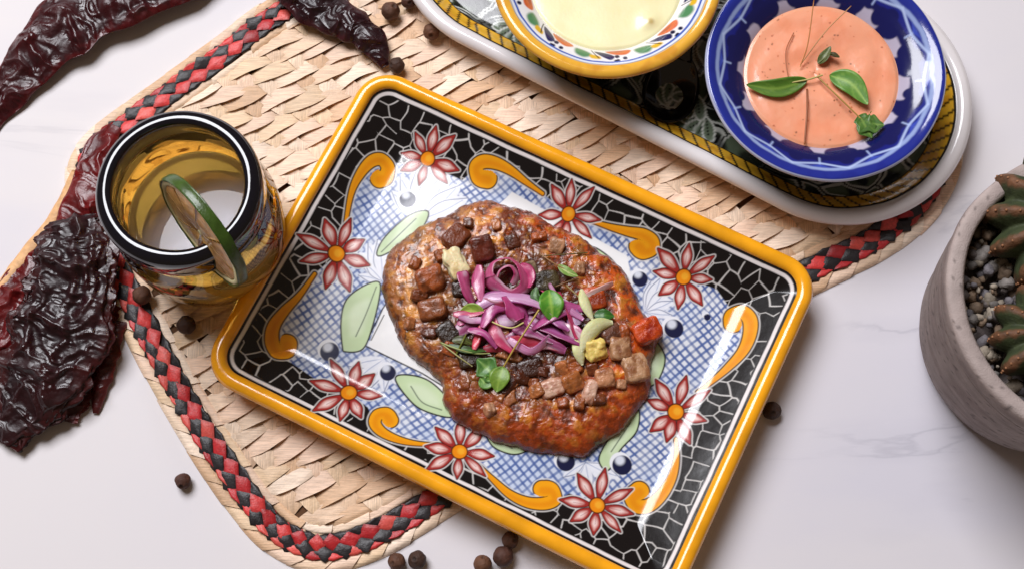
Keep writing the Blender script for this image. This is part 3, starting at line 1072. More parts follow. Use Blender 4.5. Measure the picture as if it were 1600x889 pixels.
dice(944, 590, (1.0, 1.05, .9), lin(206, 146, 106), (.2, .1, .2), 'pinkish meat cube between the pale crescent and the grey pieces', seed=10, c2=lin(150, 88, 54))
dice(968, 545, (1.15, 1.25, .8), lin(192, 146, 108), (.1, .2, .1), 'greyish translucent onion dice nearest the yellow chunk', seed=11, p=4, c2=lin(140, 88, 54), nm='onion_dice', cat='onion')
dice(992, 575, (1.35, 1.5, .8), lin(200, 156, 118), (.0, .2, .3), 'large greyish translucent onion dice at the right edge of the patty', seed=12, p=4, c2=lin(150, 98, 62), nm='onion_dice', cat='onion')
dice(955, 522, (1.2, .9, .7), lin(112, 66, 46), (.1, .2, .7), 'dark brown meat cube above the greyish onion dice', seed=13)
dice(1010, 517, (1.6, 1.3, .9), lin(214, 84, 28), (.1, .1, .5), 'bright orange red crisp chunk at the right end of the patty', seed=14, p=2.6, c2=lin(160, 42, 18), nm='crisp_chunk', cat='crisp')
dice(925, 468, (1.5, 1.3, .7), lin(196, 84, 34), (.1, .0, .2), 'orange crisp crumb below the thin pale pink onion sliver', seed=15, p=2.4, c2=lin(140, 50, 22), nm='crisp_chunk', cat='crisp')
dice(828, 575, (1.4, 1.0, .6), lin(66, 34, 24), (.1, .0, .3), 'dark saucy meat piece under the pink onion heap', seed=16)
dice(735, 560, (1.3, 1.0, .6), lin(60, 42, 26), (.0, .1, .2), 'dark meat piece under the thin green stems', seed=17)
dice(700, 520, (1.1, 1.2, .6), lin(52, 36, 26), (.1, .0, .7), 'nearly black meat piece left of the pink onion heap', seed=18)
dice(790, 600, (1.2, .9, .5), lin(84, 38, 24), (.1, .0, .9), 'dark red brown meat piece right of the long green leaf', seed=19)
dice(722, 452, (1.1, .9, .6), lin(58, 36, 26), (.1, .0, .1), 'dark meat piece between the leftmost cube and pink onion', seed=20)

g = np.random.default_rng(23)
small = [(690, 400), (732, 350), (775, 352), (800, 378), (842, 372), (870, 385), (648, 412), (655, 462), (640, 505), (672, 520), (705, 545), (905, 420),
         (900, 575), (925, 575), (878, 575), (850, 580), (975, 520), (970, 600), (905, 630), (935, 625), (840, 610), (815, 590), (880, 630), (765, 640)]
for k, (x, y) in enumerate(small):
    c_ = [lin(158, 84, 40), lin(120, 60, 30), lin(190, 116, 66), lin(96, 46, 26), lin(176, 88, 40), lin(206, 150, 110)][k % 6]
    dice(x, y, tuple(g.uniform(.5, .9, 3) * np.array([1, 1, .8])), c_, tuple(g.uniform(-.5, .5, 3)), None, seed=200 + k, nm='meat_crumb', parent=patty)

# cheese
M_cheese = pbr('white_cheese', vcol=True, rough=0.42, sss=0.3, bump=[(7, 0.03)])
def cheese(x, y, size, rot, label, colr, p=2.6, seed=0):
    s = np.array(size)
    c = on_food(x, y, s[2] * .3)
    V, F = blob_geo(s, p + 2, 40, 28, .24, 1.8, seed, eul(*rot))
    k = sstep(-.3, .6, fbm(V, 1.8, 2, seed=seed + 3))[:, None]
    tag(mesh('cheese_chunk', V + c, F, M_cheese, org=(c[0], c[1], c[2] - s[2] / 2), col=np.asarray(colr) * (1 - .25 * k * np.array([.6, 1, 1.6]))), label, 'cheese', 'cheese on the patty')
cheese(712, 413, (1.0, 1.6, .6), (.1, .1, .5), 'creamy white cheese chunk left of the pink onion', lin(240, 224, 178), seed=31)
cheese(930, 546, (1.05, 1.05, .8), (.2, .1, .3), 'pale yellow cheese chunk beside the pale shoots', lin(236, 208, 118), seed=32)
cheese(824, 446, (.9, .6, .4), (.1, .1, .1), 'small white cheese crumb right of the pink onion ring', lin(238, 226, 196), seed=33)

# ------------------------------------------------------------------ pickled onion strips
M_onion = pbr('pickled_onion', vcol=True, rough=0.3, spec=0.5, coat=0.2, sss=0.3, sss_col=(.004, .0015, .002), bump=[(6, 0.01)])
def onion(pts, wid, label, c0, c1, lift=0.35, curl=.5, roll=0.0, thick=.045, closed=False, name='onion_strip', up=(0, 0, 1), arch=.0, nseg=30):
    h = (int(pts[0][0]) * 7 + int(pts[0][1]) * 13) % 97 / 97.0
    P = np.array([on_food(x, y, lift if len(q) == 0 else q[0]) for x, y, *q in pts])
    P = spline(P, nseg, closed)
    if closed:
        P = np.vstack([P, P[:1]])
    k = np.linspace(0, 1, len(P))
    P[:, 2] += arch * np.sin(math.pi * k)
    if closed:
        wv, rl = wid * (1 + .3 * np.sin(k * 6.28 * 2 + h * 6)), roll + .25 * np.sin(k * 6.28)
    else:
        wv = wid * 1.12 * (.25 + .75 * np.sin(math.pi * np.clip(k * .94 + .03, 0, 1)) ** .55) * (1 + .12 * np.sin(k * 7 + h * 9))
        rl = roll + (h - .5) * 1.1 + .5 * np.sin(k * 2.5 + h * 20)
    V, F, s, t, sd_ = ribbon_geo(P, wv, thick, curl * .32, up=up, roll=rl, m=11, edge=.85)
    V = V + .03 * np.c_[fbm(V, 1.4, 2, seed=1), fbm(V, 1.4, 2, seed=2), fbm(V, 1.4, 2, seed=3)]
    fib = .5 + .5 * np.sin(t * 13 + h * 20 + 1.2 * np.sin(s * 3))
    a = np.clip(.10 + .75 * np.abs(t) ** 2.2 + .40 * (fib - .5) + .45 * fbm(np.c_[s * 2.5, t * 1.5, t * 0 + h * 40], 1.0, 2), 0, 1)[:, None]
    cc = np.asarray(c0) * (1 - a) + np.asarray(c1) * a
    wh = np.clip(.55 * sstep(.2, .7, fbm(np.c_[s * 1.6, t * .8, t * 0 + h * 77], 1.0, 2)), 0, 1)[:, None]
    cc = cc * (1 - wh) + lin(236, 206, 220) * wh
    b = P.mean(0)
    tag(mesh(name, V, F, M_onion, org=(b[0], b[1], P[:, 2].min()), col=cc), label, 'onion', 'pickled onion heap on the patty')
mag, lil, pur, redd = lin(198, 72, 128), lin(222, 176, 208), lin(128, 32, 84), lin(196, 36, 62)
onion([(712, 520), (745, 500), (790, 505), (840, 520)], .9, 'dull purple onion strip at the bottom of the heap', lin(150, 70, 110), pur, .2)
onion([(755, 545), (800, 538), (850, 534), (880, 545)], .7, 'crimson onion strip along the lower edge of the heap', lin(206, 74, 96), redd, .3)
onion([(822, 497), (858, 514), (888, 528), (912, 540)], .85, 'long purple onion strip reaching the lower right of the heap', lin(176, 96, 150), pur, .42, .6)
onion([(815, 510), (850, 532), (884, 548)], .6, 'narrow purple onion strip under the lower right of the heap', lin(190, 100, 150), pur, .40, .5)
onion([(752, 485), (765, 496), (790, 500), (812, 497)], .7, 'lilac onion strip left of the magenta petal', lil, lin(150, 70, 128), .42, .5)
onion([(746, 478), (770, 466), (810, 466), (848, 478), (868, 492)], .8, 'broad lilac onion strip arching across the middle of the heap', lin(216, 160, 198), lin(146, 62, 124), .62, .7, arch=.12)
onion([(789, 463), (800, 480), (812, 500)], 1.15, 'wide magenta onion petal in the middle of the heap', lin(204, 82, 140), lin(150, 34, 92), .85, .55)
onion([(722, 424), (727, 446), (737, 474)], .85, 'curved magenta onion strip at the left end of the heap', lin(202, 92, 136), lin(150, 36, 88), .55, .6)
onion([(749, 414), (747, 438), (752, 470)], .55, 'pink onion strip standing beside the onion ring', lin(218, 120, 160), lin(166, 36, 92), .70, .6)
onion([(764, 434), (770, 412), (795, 404), (814, 420), (822, 446), (800, 460), (778, 448)], .8, 'pink onion ring curled on top of the heap', lin(214, 100, 146), lin(168, 34, 90), .60, .5, 1.0, closed=True, name='onion_ring')
onion([(774, 444), (780, 424), (797, 416), (808, 430), (800, 444)], .5, 'smaller pink onion curl nested inside the onion ring', lin(226, 150, 176), lin(176, 50, 100), .66, .4, .9)
onion([(812, 414), (828, 428), (826, 450)], .6, 'magenta onion strip right of the onion ring', lin(200, 70, 120), lin(150, 30, 80), .55, .6)
onion([(752, 507), (747, 524), (741, 546)], .34, 'thin red onion sliver at the lower left of the heap', lin(226, 96, 110), redd, .42, .4, thick=.16)
onion([(716, 508), (724, 500), (736, 496)], .4, 'short pink onion tip left of the heap', lin(222, 130, 160), mag, .30, .4)
onion([(889, 478), (895, 492), (900, 508)], .75, 'lilac onion piece right of the big green leaf', lin(206, 176, 204), lin(150, 80, 140), .5, .5)
onion([(878, 508), (896, 518), (914, 534)], .6, 'pale pink onion strip beside the pale shoots', lin(232, 206, 208), lin(196, 96, 140), .55, .5)
onion([(914, 464), (936, 453), (958, 442)], .36, 'thin pale pink onion sliver at the right of the patty', lin(238, 206, 196), lin(206, 130, 120), .40, .3)
onion([(840, 487), (866, 498), (890, 516)], .7, 'violet onion strip just below the big green leaf', lin(186, 112, 164), lin(120, 34, 96), .58, .6)
onion([(800, 514), (832, 520), (866, 534)], .55, 'violet onion strip in the lower middle of the heap', lin(180, 90, 140), lin(116, 28, 80), .48, .6)

g = np.random.default_rng(14)
for k in range(16):
    x, y = 742 + 150 * g.uniform(), 470 + 75 * g.uniform()
    an, L = g.normal(.35, .5), g.uniform(22, 42)
    d_ = np.array([math.cos(an), math.sin(an)]) * L
    bow = np.array([-d_[1], d_[0]]) * g.normal(0, .25)
    pick = [(lin(196, 90, 146), lin(132, 34, 92)), (lin(220, 150, 190), lin(160, 60, 120)), (lin(206, 70, 110), lin(160, 28, 70))][k % 3]
    onion([(x - d_[0], y - d_[1]), (x + bow[0], y + bow[1]), (x + d_[0], y + d_[1])], g.uniform(.3, .6), 'thin pink onion sliver tangled in the middle of the heap', *pick,
          lift=g.uniform(.25, .75), curl=g.uniform(.2, .7), arch=g.uniform(0, .25))

# pale shoots (chicory like)
def shoot(pts, wid, label, colr=lin(236, 226, 178)):
    P = spline(np.array([on_food(x, y, l) for x, y, l in pts]), 22)
    k = np.linspace(0, 1, 22)
    V, F, s, t, sd_ = ribbon_geo(P, wid * np.sin(math.pi * np.clip(k * .93 + .05, 0, 1)) ** .8 + .05, .06, .25, m=9, roll=.35)
    a = np.clip(np.abs(t) * .6 + .25 * np.sin(s * 5), 0, 1)[:, None]
    tag(mesh('pale_shoot', V, F, M_cheese, org=(P[0][0], P[0][1], P[:, 2].min()), col=np.asarray(colr) * (1 - a) + lin(206, 206, 130) * a), label, 'shoot', 'pale shoots on the patty')
shoot([(909, 452, .35), (914, 474, .6), (926, 500, .5)], .55, 'pale shoot standing above the other pale shoots')
shoot([(957, 504, .35), (934, 508, .7), (918, 524, .7), (908, 550, .6)], .75, 'broad pale shoot curving to the right')
shoot([(900, 530, .5), (904, 548, .6), (910, 570, .35)], .6, 'pale shoot pointing down beside the yellow cheese')

# ------------------------------------------------------------------ greens
M_leaf = pbr('leaf_green', vcol=True, rough=0.38, spec=0.45, sss=0.15, sss_col=(.001, .003, .0006), bump=[(10, 0.01)])
M_stem = pbr('green_stem', vcol=True, rough=0.4, spec=0.45)
def leaf_geo(P, wid, c_mid, c_edge, fold=-.35, roll=0.0, lobes=0, m=9):
    n = len(P)
    k = np.linspace(0, 1, n)
    wv = wid * 1.18 * np.maximum(np.sin(math.pi * k ** .85), 0) ** .75 + .03
    if lobes:
        wv = wv * (1 + .22 * np.sin(k * lobes * 2 * math.pi))
    V, F, s, t, sd_ = ribbon_geo(P, wv, .05, fold, roll=roll, m=m)
    vein = np.exp(-(t / .13) ** 2) + .35 * (np.sin((s * 16 - np.abs(t) * 5)) > .82)
    a = np.clip(.9 - vein + .2 * fbm(np.c_[s * 4, t * 2, t * 0 + wid], 1, 2), 0, 1)[:, None]
    return V, F, np.asarray(c_mid) * (1 - a) + np.asarray(c_edge) * a
def sprig(label, stems, leaves, surf, group, name='microgreen_sprig', cat='herb sprig'):
    """stems: [(points, radius, colour)], leaves: [(points, width, fold, roll, lobes, colours)] ; points are (x, y, lift)"""
    p0 = surf(*stems[0][0][0]) if stems else surf(*leaves[0][0][0])
    t = thing(name, label, cat, p0, group)
    for pts, r, c in stems:
        P = spline(np.array([surf(*q) for q in pts]), 24)
        V, F = tube_geo(P, np.linspace(r, r * .8, 24), 8)
        mesh('stem', V, F, M_stem, t, col=np.repeat(np.asarray(c)[None], len(V), 0))
    for pts, wd, fold, roll, lobes, c0, c1 in leaves:
        P = spline(np.array([surf(*q) for q in pts]), 26)
        V, F, cc = leaf_geo(P, wd, c0, c1, fold, roll, lobes)
        mesh('leaf', V, F, M_leaf, t, col=cc)
    return t
g0, g1, g2, gy = lin(140, 172, 70), lin(74, 124, 38), lin(44, 78, 26), lin(178, 150, 66)
GG = 'herb sprigs on the patty'
sprig('herb sprig with a big bright green leaf on the right of the onion', [([(846, 478, .9), (822, 515, 1.0), (800, 550, .7), (783, 580, .35)], .055, gy)],
      [([(858, 452, .8), (862, 475, 1.15), (864, 503, .75)], 1.05, -.3, .15, 0, lin(150, 190, 80), lin(72, 140, 40)),
       ([(846, 478, .8), (836, 462, .8), (838, 448, .6)], .4, -.3, .2, 0, g1, g2),
       ([(786, 572, .5), (780, 590, .6), (776, 612, .3)], .85, -.25, -.1, 0, g0, lin(104, 138, 46)),
       ([(776, 594, .35), (762, 576, .5), (745, 560, .4)], .95, -.3, .1, 2, lin(140, 176, 96), lin(62, 112, 48)),
       ([(772, 590, .35), (758, 596, .4), (750, 590, .35)], .6, -.3, .1, 0, lin(160, 196, 110), g1)], on_food, GG)
sprig('herb sprig with a pale green leaf at the left of the onion', [([(818, 504, .8), (800, 512, .9), (776, 506, .75), (752, 492, .55)], .045, lin(206, 196, 120))],
      [([(758, 496, .55), (738, 485, .7), (718, 488, .45)], .62, -.35, .25, 0, lin(182, 200, 96), lin(128, 160, 58))], on_food, GG)
sprig('thin dark green sprig lying across the left of the patty', [([(688, 535, .3), (715, 545, .5), (742, 552, .45), (765, 552, .3)], .05, lin(150, 158, 96)),
      ([(690, 537, .3), (718, 558, .4), (738, 572, .3)], .04, lin(176, 170, 110)), ([(712, 555, .3), (722, 535, .55), (728, 522, .4)], .05, lin(108, 116, 40))],
      [([(700, 538, .35), (730, 546, .5), (760, 548, .3)], .3, -.3, .2, 0, g1, lin(52, 66, 30)),
       ([(706, 532, .35), (722, 530, .5), (740, 538, .35)], .35, -.3, .2, 0, lin(96, 104, 40), lin(60, 62, 28))], on_food, GG)
sprig('slender sprig with one narrow leaf near the top right of the patty', [([(842, 396, .25), (866, 412, .4), (888, 424, .4)], .04, lin(150, 106, 60)),
      ([(918, 395, .2), (880, 398, .3), (845, 400, .25)], .04, lin(104, 84, 40)), ([(868, 448, .4), (888, 440, .45), (904, 435, .35)], .045, lin(112, 76, 40)),
      ([(884, 445, .4), (902, 462, .5), (920, 482, .45), (932, 495, .35)], .045, lin(150, 130, 80))],
      [([(872, 414, .4), (886, 424, .5), (903, 432, .35)], .38, -.3, .2, 0, lin(196, 210, 140), lin(112, 150, 62)),
       ([(928, 492, .4), (944, 491, .55), (960, 494, .35)], .5, -.3, .1, 0, g1, lin(44, 92, 36))], on_food, GG)

# ================================================================== oval serving tray
ca, sa = math.cos(TR_A), math.sin(TR_A)
def tray_xy(a, b):
    return TR_C[0] + a * ca - b * sa, TR_C[1] + a * sa + b * ca
def stadium(d, n_arc=150, n_side=190):
    r = TR_R - d
    A, B = [], []
    t = np.linspace(-math.pi / 2, math.pi / 2, n_arc, endpoint=False)
    A += list(TR_L + r * np.cos(t)); B += list(r * np.sin(t))
    s = np.linspace(TR_L, 0, n_side, endpoint=False)
    A += list(s); B += [r] * n_side
    t = np.linspace(math.pi / 2, 1.5 * math.pi, n_arc, endpoint=False)
    A += list(r * np.cos(t)); B += list(r * np.sin(t))
    s = np.linspace(0, TR_L, n_side, endpoint=False)
    A += list(s); B += [-r] * n_side
    return np.array(A), np.array(B)
def stad_s(a, b, d):
    """distance run along the rim"""
    r = TR_R - .6
    arc_ = math.pi * r
    out = np.where(b > 0, TR_L - a, 0.0)
    t0 = np.arctan2(b, a)
    s = np.where((a >= 0) & (a <= TR_L) & (b > 0), TR_L - a, 0)
    tl = np.where(t0 < 0, t0 + 2 * math.pi, t0) - math.pi / 2
    s = np.where(a < 0, TR_L + tl * r, s)
    s = np.where((a >= 0) & (a <= TR_L) & (b <= 0), TR_L + arc_ + a, s)
    s = np.where(a > TR_L, 2 * TR_L + arc_ + (np.arctan2(b, a - TR_L) + math.pi / 2) * r, s)
    return s
TZ = 0.44
def tray_sweep(prof, nm, m, painted=False, cap=False):
    A, B, Z, D = [], [], [], []
    for d, z in prof:
        a, b = stadium(d)
        A.append(a); B.append(b); Z.append(np.full(len(a), z)); D.append(np.full(len(a), d))
    n, k = len(A), len(A[0])
    A, B, Z, D = (np.concatenate(v) for v in (A, B, Z, D))
    X, Y = tray_xy(A, B)
    col = None
    if painted:
        p = Paint(A, B, lin(24, 26, 22))
        p.d, p.s = D, stad_s(A, B, D)
        col = paint_tray(p)
    F = quads(n, k, False, True)
    if cap:
        F = F.tolist()
        F.append([(n - 1) * k + i for i in range(k)])
    Z = Z + .03 * fbm(P3(A, B), .15, 2, seed=31)
    return mesh(nm, np.c_[X, Y, Z], F, m, tray, col=col)
def paint_tray(p):
    al = np.arange(len(p.U))
    q = P3(p.U, p.V)
    # grey green leaves edged in white on a dark ground
    net = voronoi_lines(p.U, p.V, (1.9, 1.5), 77, .1, .8)
    g = fbm(q, .8, 2, seed=33)
    p.mix(al, .9 * sstep(.16, .3, net) * sstep(-.35, .05, g), lin(92, 106, 86))
    p.mix(al, .85 * (1 - sstep(.05, .09, np.abs(net - .14 - .05 * g))), lin(206, 210, 204))
    p.mix(al, .85 * sstep(.12, .32, fbm(q, .42, 2, seed=36)), lin(20, 20, 20))
    # scrolled strokes where the two bowls leave the ground bare
    for (a, b), sgn in (((5.6, 4.1), 1), ((7.6, 4.4), -1), ((6.6, 3.2), 1), ((17, 4.3), 1), ((19, 3.6), -1), ((6.6, -4.2), 1)):
        for k in range(4):
            ang = sgn * (.5 + .55 * k)
            e = np.array([math.cos(ang), math.sin(ang)])
            f = np.array([-e[1], e[0]])
            b0 = np.array([a, b])
            petal = spline([b0, b0 + e * .5 + f * .3, b0 + e * 1.1 + f * .25, b0 + e * 1.35, b0 + e * 1.0 - f * .22, b0 + e * .5 - f * .2], 30, True)
            p.fill(petal, lin(214, 218, 212), .03, grow=.09)
            p.fill(petal, lin(104, 118, 98), .05)
            p.line(np.array([b0, b0 + e * 1.0]), .07, lin(22, 24, 20))
    d, s = p.d, p.s
    wv = .04 * fbm(q, .6, 2, seed=34)
    def ring_(a, b, c, soft=.03):
        p.mix(al, sstep(a - soft, a + soft, d + wv) * (1 - sstep(b - soft, b + soft, d + wv)), c)
    ring_(-1, 1.82, lin(24, 22, 20))
    ring_(.96, 1.76, lin(240, 184, 52))
    p.mix(al, .5 * sstep(.1, .5, fbm(q, 1.5, 2, seed=35)) * (d > .96) * (d < 1.76), lin(206, 126, 26))
    ph = (s + (d - 1.1) * .75 + .05 * fbm(q, 1.2, 2, seed=37)) / .78 % 1
    stroke = (1 - sstep(.08, .13, np.abs(ph - .5))) * (d > .9) * (d < 1.82)
    p.mix(al, stroke, lin(22, 18, 14))
    ring_(-1, .86, lin(238, 232, 230))
    ring_(.86, .96, lin(20, 18, 18))
    return p.c
tray = thing('serving_tray', 'long oval ceramic tray with white edge and yellow braid border holding the sauce bowls', 'tray', (TR_C[0], TR_C[1], TZ))
M_white = pbr('white_glaze', lin(232, 226, 226), 0.16, 0.5, coat=0.3, vary=(.5, .04), bump=[(.8, .012)])
M_tray = pbr('tray_paint', vcol=True, rough=0.15, spec=0.5, coat=0.3, bump=[(.8, .012)])
tray_sweep([(.84, TZ + 1.34), (.80, TZ + 1.43), (.72, TZ + 1.50), (.6, TZ + 1.56), (.44, TZ + 1.59), (.28, TZ + 1.56), (.15, TZ + 1.49), (.05, TZ + 1.38), (.0, TZ + 1.25), (.02, TZ + 1.1)], 'rim', M_white)
tray_sweep([(.02, TZ + 1.10), (.18, TZ + .7), (.42, TZ + .32), (.6, TZ + .08), (.9, TZ + .0), (1.6, TZ + .0), (1.8, TZ + .1)], 'outer_wall', M_white, cap=True)
prof = [(d, TZ + .42 + .98 * (1 - sstep(.70, 2.2, d)) ** 1.3) for d in np.concatenate([np.linspace(.78, 2.4, 48), np.linspace(2.45, 6.95, 92)])]
tray_sweep(prof, 'painted_well', M_tray, painted=True)
TF = TZ + .43

# ------------------------------------------------------------------ bowls
M_bowl = pbr('bowl_paint', vcol=True, rough=0.13, spec=0.55, coat=0.35, bump=[(.9, .015)])
def densify(p, step=.05):
    p = spline(np.array(p), 200)
    L = np.r_[0, np.cumsum(np.hypot(*np.diff(p, axis=0).T))]
    s = np.linspace(0, L[-1], int(L[-1] / step))
    return np.c_[np.interp(s, L, p[:, 0]), np.interp(s, L, p[:, 1])]
def blue_paint(x, y, r, z, t):
    p = Paint(x, y, lin(25, 32, 120))
    al = np.arange(len(x))
    q = P3(x, y)
    g = fbm(q, .8, 3, seed=51)
    p.mix(al, .6 * sstep(4.9, 5.5, r + .15 * g), lin(42, 56, 152))
    p.mix(al, .55 * sstep(5.75, 5.95, r), lin(36, 50, 150))
    p.mix(al, .55 * sstep(.0, .6, g), lin(28, 36, 128))
    p.mix(al, (1 - sstep(.04, .16, np.abs(r - 5.42 - .06 * g))) * .75, lin(168, 188, 232))
    p.mix(al, sstep(4.95, 4.80, r + .05 * g), lin(20, 24, 84))
    n = 12
    for k in range(n):                                   # pale patches left between the dark blue blobs
        a = 2 * math.pi * (k + .8) / n + .05 * math.sin(k * 5)
        w_, h_ = .13 + .05 * math.sin(k * 3.1), .17 + .09 * math.sin(k * 2.3)
        p.fill(spline([(rr_ * math.cos(a + da), rr_ * math.sin(a + da)) for rr_, da in ((4.05 - h_, -w_), (4.05 - h_, w_), (4.2 + h_, w_ * .8), (4.2 + h_ * 1.3, w_ * .3 * math.sin(k * 4)), (4.2 + h_ * .8, -w_ * 1.1))], 30, True),
               lin(186, 178, 198), .08)
    for k in range(n):
        a = 2 * math.pi * (k + .3) / n
        for da, rr_, sz in ((-.10, 4.42, .44), (.11, 4.50, .40 + .08 * math.sin(k * 2.7)), (.02, 4.74, .42), (.24 + .05 * math.sin(k * 1.9), 4.70, .26)):
            p.dot((rr_ * math.cos(a + da), rr_ * math.sin(a + da)), sz, lin(20, 24, 84), .05)
        c0 = a + math.pi / n
        for sg in (-1, 1):
            arc_ = [((5.05 + .36 * u ** 1.6) * math.cos(c0 + sg * .26 * u), (5.05 + .36 * u ** 1.6) * math.sin(c0 + sg * .26 * u)) for u in np.linspace(0, 1, 14)]
            p.line(np.array(arc_), .11, lin(182, 200, 238), .05, .9)
        p.line(np.array([(4.72 * math.cos(c0), 4.72 * math.sin(c0)), (5.25 * math.cos(c0), 5.25 * math.sin(c0))]), .09, lin(170, 188, 232), .05, .85)
        p.fill(np.array([(5.34 * math.cos(c0 - .1), 5.34 * math.sin(c0 - .1)), (5.12 * math.cos(c0), 5.12 * math.sin(c0)), (5.34 * math.cos(c0 + .1), 5.34 * math.sin(c0 + .1))]), lin(60, 78, 180), .05)
    low = z < 4.86 - .0
    outer = np.arange(len(x)) % NPROF >= NIN
    p.c[outer] = lin(20, 22, 50)
    edge_ = (np.abs(r - 6.08) < .06)
    p.mix(al, .8 * edge_, lin(206, 212, 232))
    return p.c
BC = np.array([15.85, 9.95, 0.0])
inn = densify([(.3, 2.0), (1.8, 2.1), (3.1, 2.9), (3.85, 3.85), (4.5, 4.35), (5.1, 4.66), (5.6, 4.95), (5.9, 5.05), (6.05, 5.0), (6.1, 4.88)])
out = densify([(6.1, 4.88), (6.02, 4.76), (5.6, 4.3), (4.7, 3.1), (3.6, 1.8), (3.25, 1.3), (3.2, TF), (2.8, TF), (2.7, TF + .2), (.2, TF + .25)], .12)
NIN = len(inn)
bowlp = np.vstack([inn, out[1:]])
NPROF = len(bowlp)
bb = thing('sauce_bowl', 'cobalt blue ceramic bowl with wide rim holding the orange sauce', 'bowl', (BC[0], BC[1], TF), 'sauce bowls on the tray')
lathe('bowl_body', bowlp, BC, M_bowl, bb, 560, blue_paint, .03, seed=5)

def cream_paint(x, y, r, z, t):
    p = Paint(x, y, lin(240, 238, 238))
    al = np.arange(len(x))
    q = P3(x, y)
    g = fbm(q, .9, 3, seed=61)
    n = 9
    for k in range(n):
        a = 2 * math.pi * k / n + .12
        def pl(r_, da):
            return np.array([r_ * math.cos(a + da), r_ * math.sin(a + da)])
        p.fill(spline([pl(4.1, -.32), pl(4.42, -.24), pl(4.55, -.10), pl(4.3, -.02), pl(4.1, -.08)], 30, True), lin(214, 96, 34), .05)
        p.fill(spline([pl(4.1, -.30), pl(4.25, -.2), pl(4.2, -.1)], 20, True), lin(150, 70, 60), .06, .7)
        p.fill(spline([pl(4.3, .02), pl(4.72, .04), pl(4.86, .14), pl(4.6, .22), pl(4.35, .16)], 30, True), lin(84, 138, 92), .10)
        p.fill(spline([pl(4.55, .20), pl(4.82, .22), pl(4.80, .32), pl(4.58, .30)], 24, True), lin(226, 180, 44), .05)
        p.line(spline([pl(4.15, .20), pl(4.4, .24), pl(4.75, .30)], 16), .06, lin(24, 24, 40))
        p.fill(spline([pl(4.2, .24), pl(4.5, .30), pl(4.86, .42), pl(4.6, .47), pl(4.3, .38)], 30, True), lin(30, 32, 84), .04)
        for (r_, da, sz) in ((4.62, -.20, .13), (4.80, -.12, .12), (4.95, -.22, .10), (4.92, .50, .10)):
            p.dot(pl(r_, da), sz, lin(24, 26, 62), .03)
    w_ = .03 * g
    def ring_(a, b, c, soft=.03, al_=1.0):
        p.mix(al, al_ * sstep(a - soft, a + soft, r + w_) * (1 - sstep(b - soft, b + soft, r + w_)), c)
    ring_(4.98, 5.10, lin(52, 88, 178))
    ring_(5.10, 5.22, lin(226, 232, 244))
    ring_(5.22, 5.28, lin(60, 70, 90), .03, .8)
    ring_(5.28, 9, lin(238, 178, 62))
    p.mix(al, (r > 5.28) * .5 * sstep(.0, .6, g), lin(200, 126, 40))
    outer = np.arange(len(x)) % NPROF >= NIN
    p.c[outer] = lin(34, 26, 22)
    p.mix(al, outer * (z > 4.95) * 1.0, lin(206, 132, 40))
    return p.c
CC_ = np.array([4.88, 15.1, 0.0])
inn = densify([(.3, 2.2), (1.8, 2.4), (3.1, 3.3), (3.85, 4.35), (4.4, 4.95), (5.0, 5.35), (5.35, 5.55), (5.65, 5.6), (5.86, 5.5), (5.93, 5.35)])
out = densify([(5.93, 5.35), (5.85, 5.2), (5.5, 4.8), (4.8, 3.5), (3.7, 2.0), (3.3, 1.4), (3.2, TF), (2.8, TF), (2.7, TF + .2), (.2, TF + .25)], .12)
NIN = len(inn)
bowlp = np.vstack([inn, out[1:]])
NPROF = len(bowlp)
cb = thing('sauce_bowl', 'painted ceramic bowl with yellow rim holding the cream sauce', 'bowl', (CC_[0], CC_[1], TF), 'sauce bowls on the tray')
lathe('bowl_body', bowlp, CC_, M_bowl, cb, 560, cream_paint, .03, seed=6)

# ------------------------------------------------------------------ sauces
def sauce(name, label, c, r, z, z0, colf, hgt, rough, seed):
    nr_, na_ = 110, 300
    rr_ = np.linspace(.002, 1, nr_)
    tt = np.linspace(0, 2 * math.pi, na_, endpoint=False)
    R_, T_ = np.meshgrid(rr_, tt, indexing='ij')
    rim_ = r * (1 + .012 * fbm(P3(np.cos(T_) * 2, np.sin(T_) * 2), 1, 2, seed=seed).reshape(R_.shape))
    X_, Y_ = R_ * rim_ * np.cos(T_), R_ * rim_ * np.sin(T_)
    q = P3(X_, Y_)
    Z_ = z + hgt(q).reshape(R_.shape) * sstep(1.0, .8, R_) + .05 * sstep(.9, 1.0, R_) * 0 - .06 * sstep(.95, 1.0, R_)
    V = np.c_[c[0] + X_.ravel(), c[1] + Y_.ravel(), Z_.ravel()]
    bot = np.c_[c[0] + .55 * r * np.cos(tt), c[1] + .55 * r * np.sin(tt), np.full(na_, z0)]
    n0 = nr_ * na_
    F = quads(nr_, na_, False, True)[:, ::-1].tolist()
    k = np.arange(na_)
    F += np.stack([(nr_ - 1) * na_ + k, n0 + k, n0 + (k + 1) % na_, (nr_ - 1) * na_ + (k + 1) % na_], -1).tolist()
    F.append((n0 + k).tolist())
    C_ = colf(q)
    m = pbr(name, vcol=True, rough=rough, spec=.5, coat=.25, sss=.3, sss_col=(.004, .003, .002), bump=[(6, .006)])
    o = mesh(name, np.vstack([V, bot]), F, m, org=(c[0], c[1], z0), col=np.vstack([C_, C_[-na_:]]))
    tag(o, label, 'sauce')
    return o
def oh(q):
    return .05 * fbm(q, .5, 2, seed=71) + .010 * ridged(q, 1.1, 2, seed=72) + .035 * np.sin(np.hypot(q[:, 0] + .3, q[:, 1] - .2) * 3.2 - np.arctan2(q[:, 1] - .2, q[:, 0] + .3) * 2 + fbm(q, .5, 2, seed=70)) + .05 * np.exp(-((q[:, 0] - .4) ** 2 + (q[:, 1] + 1.3) ** 2) * 1.2)
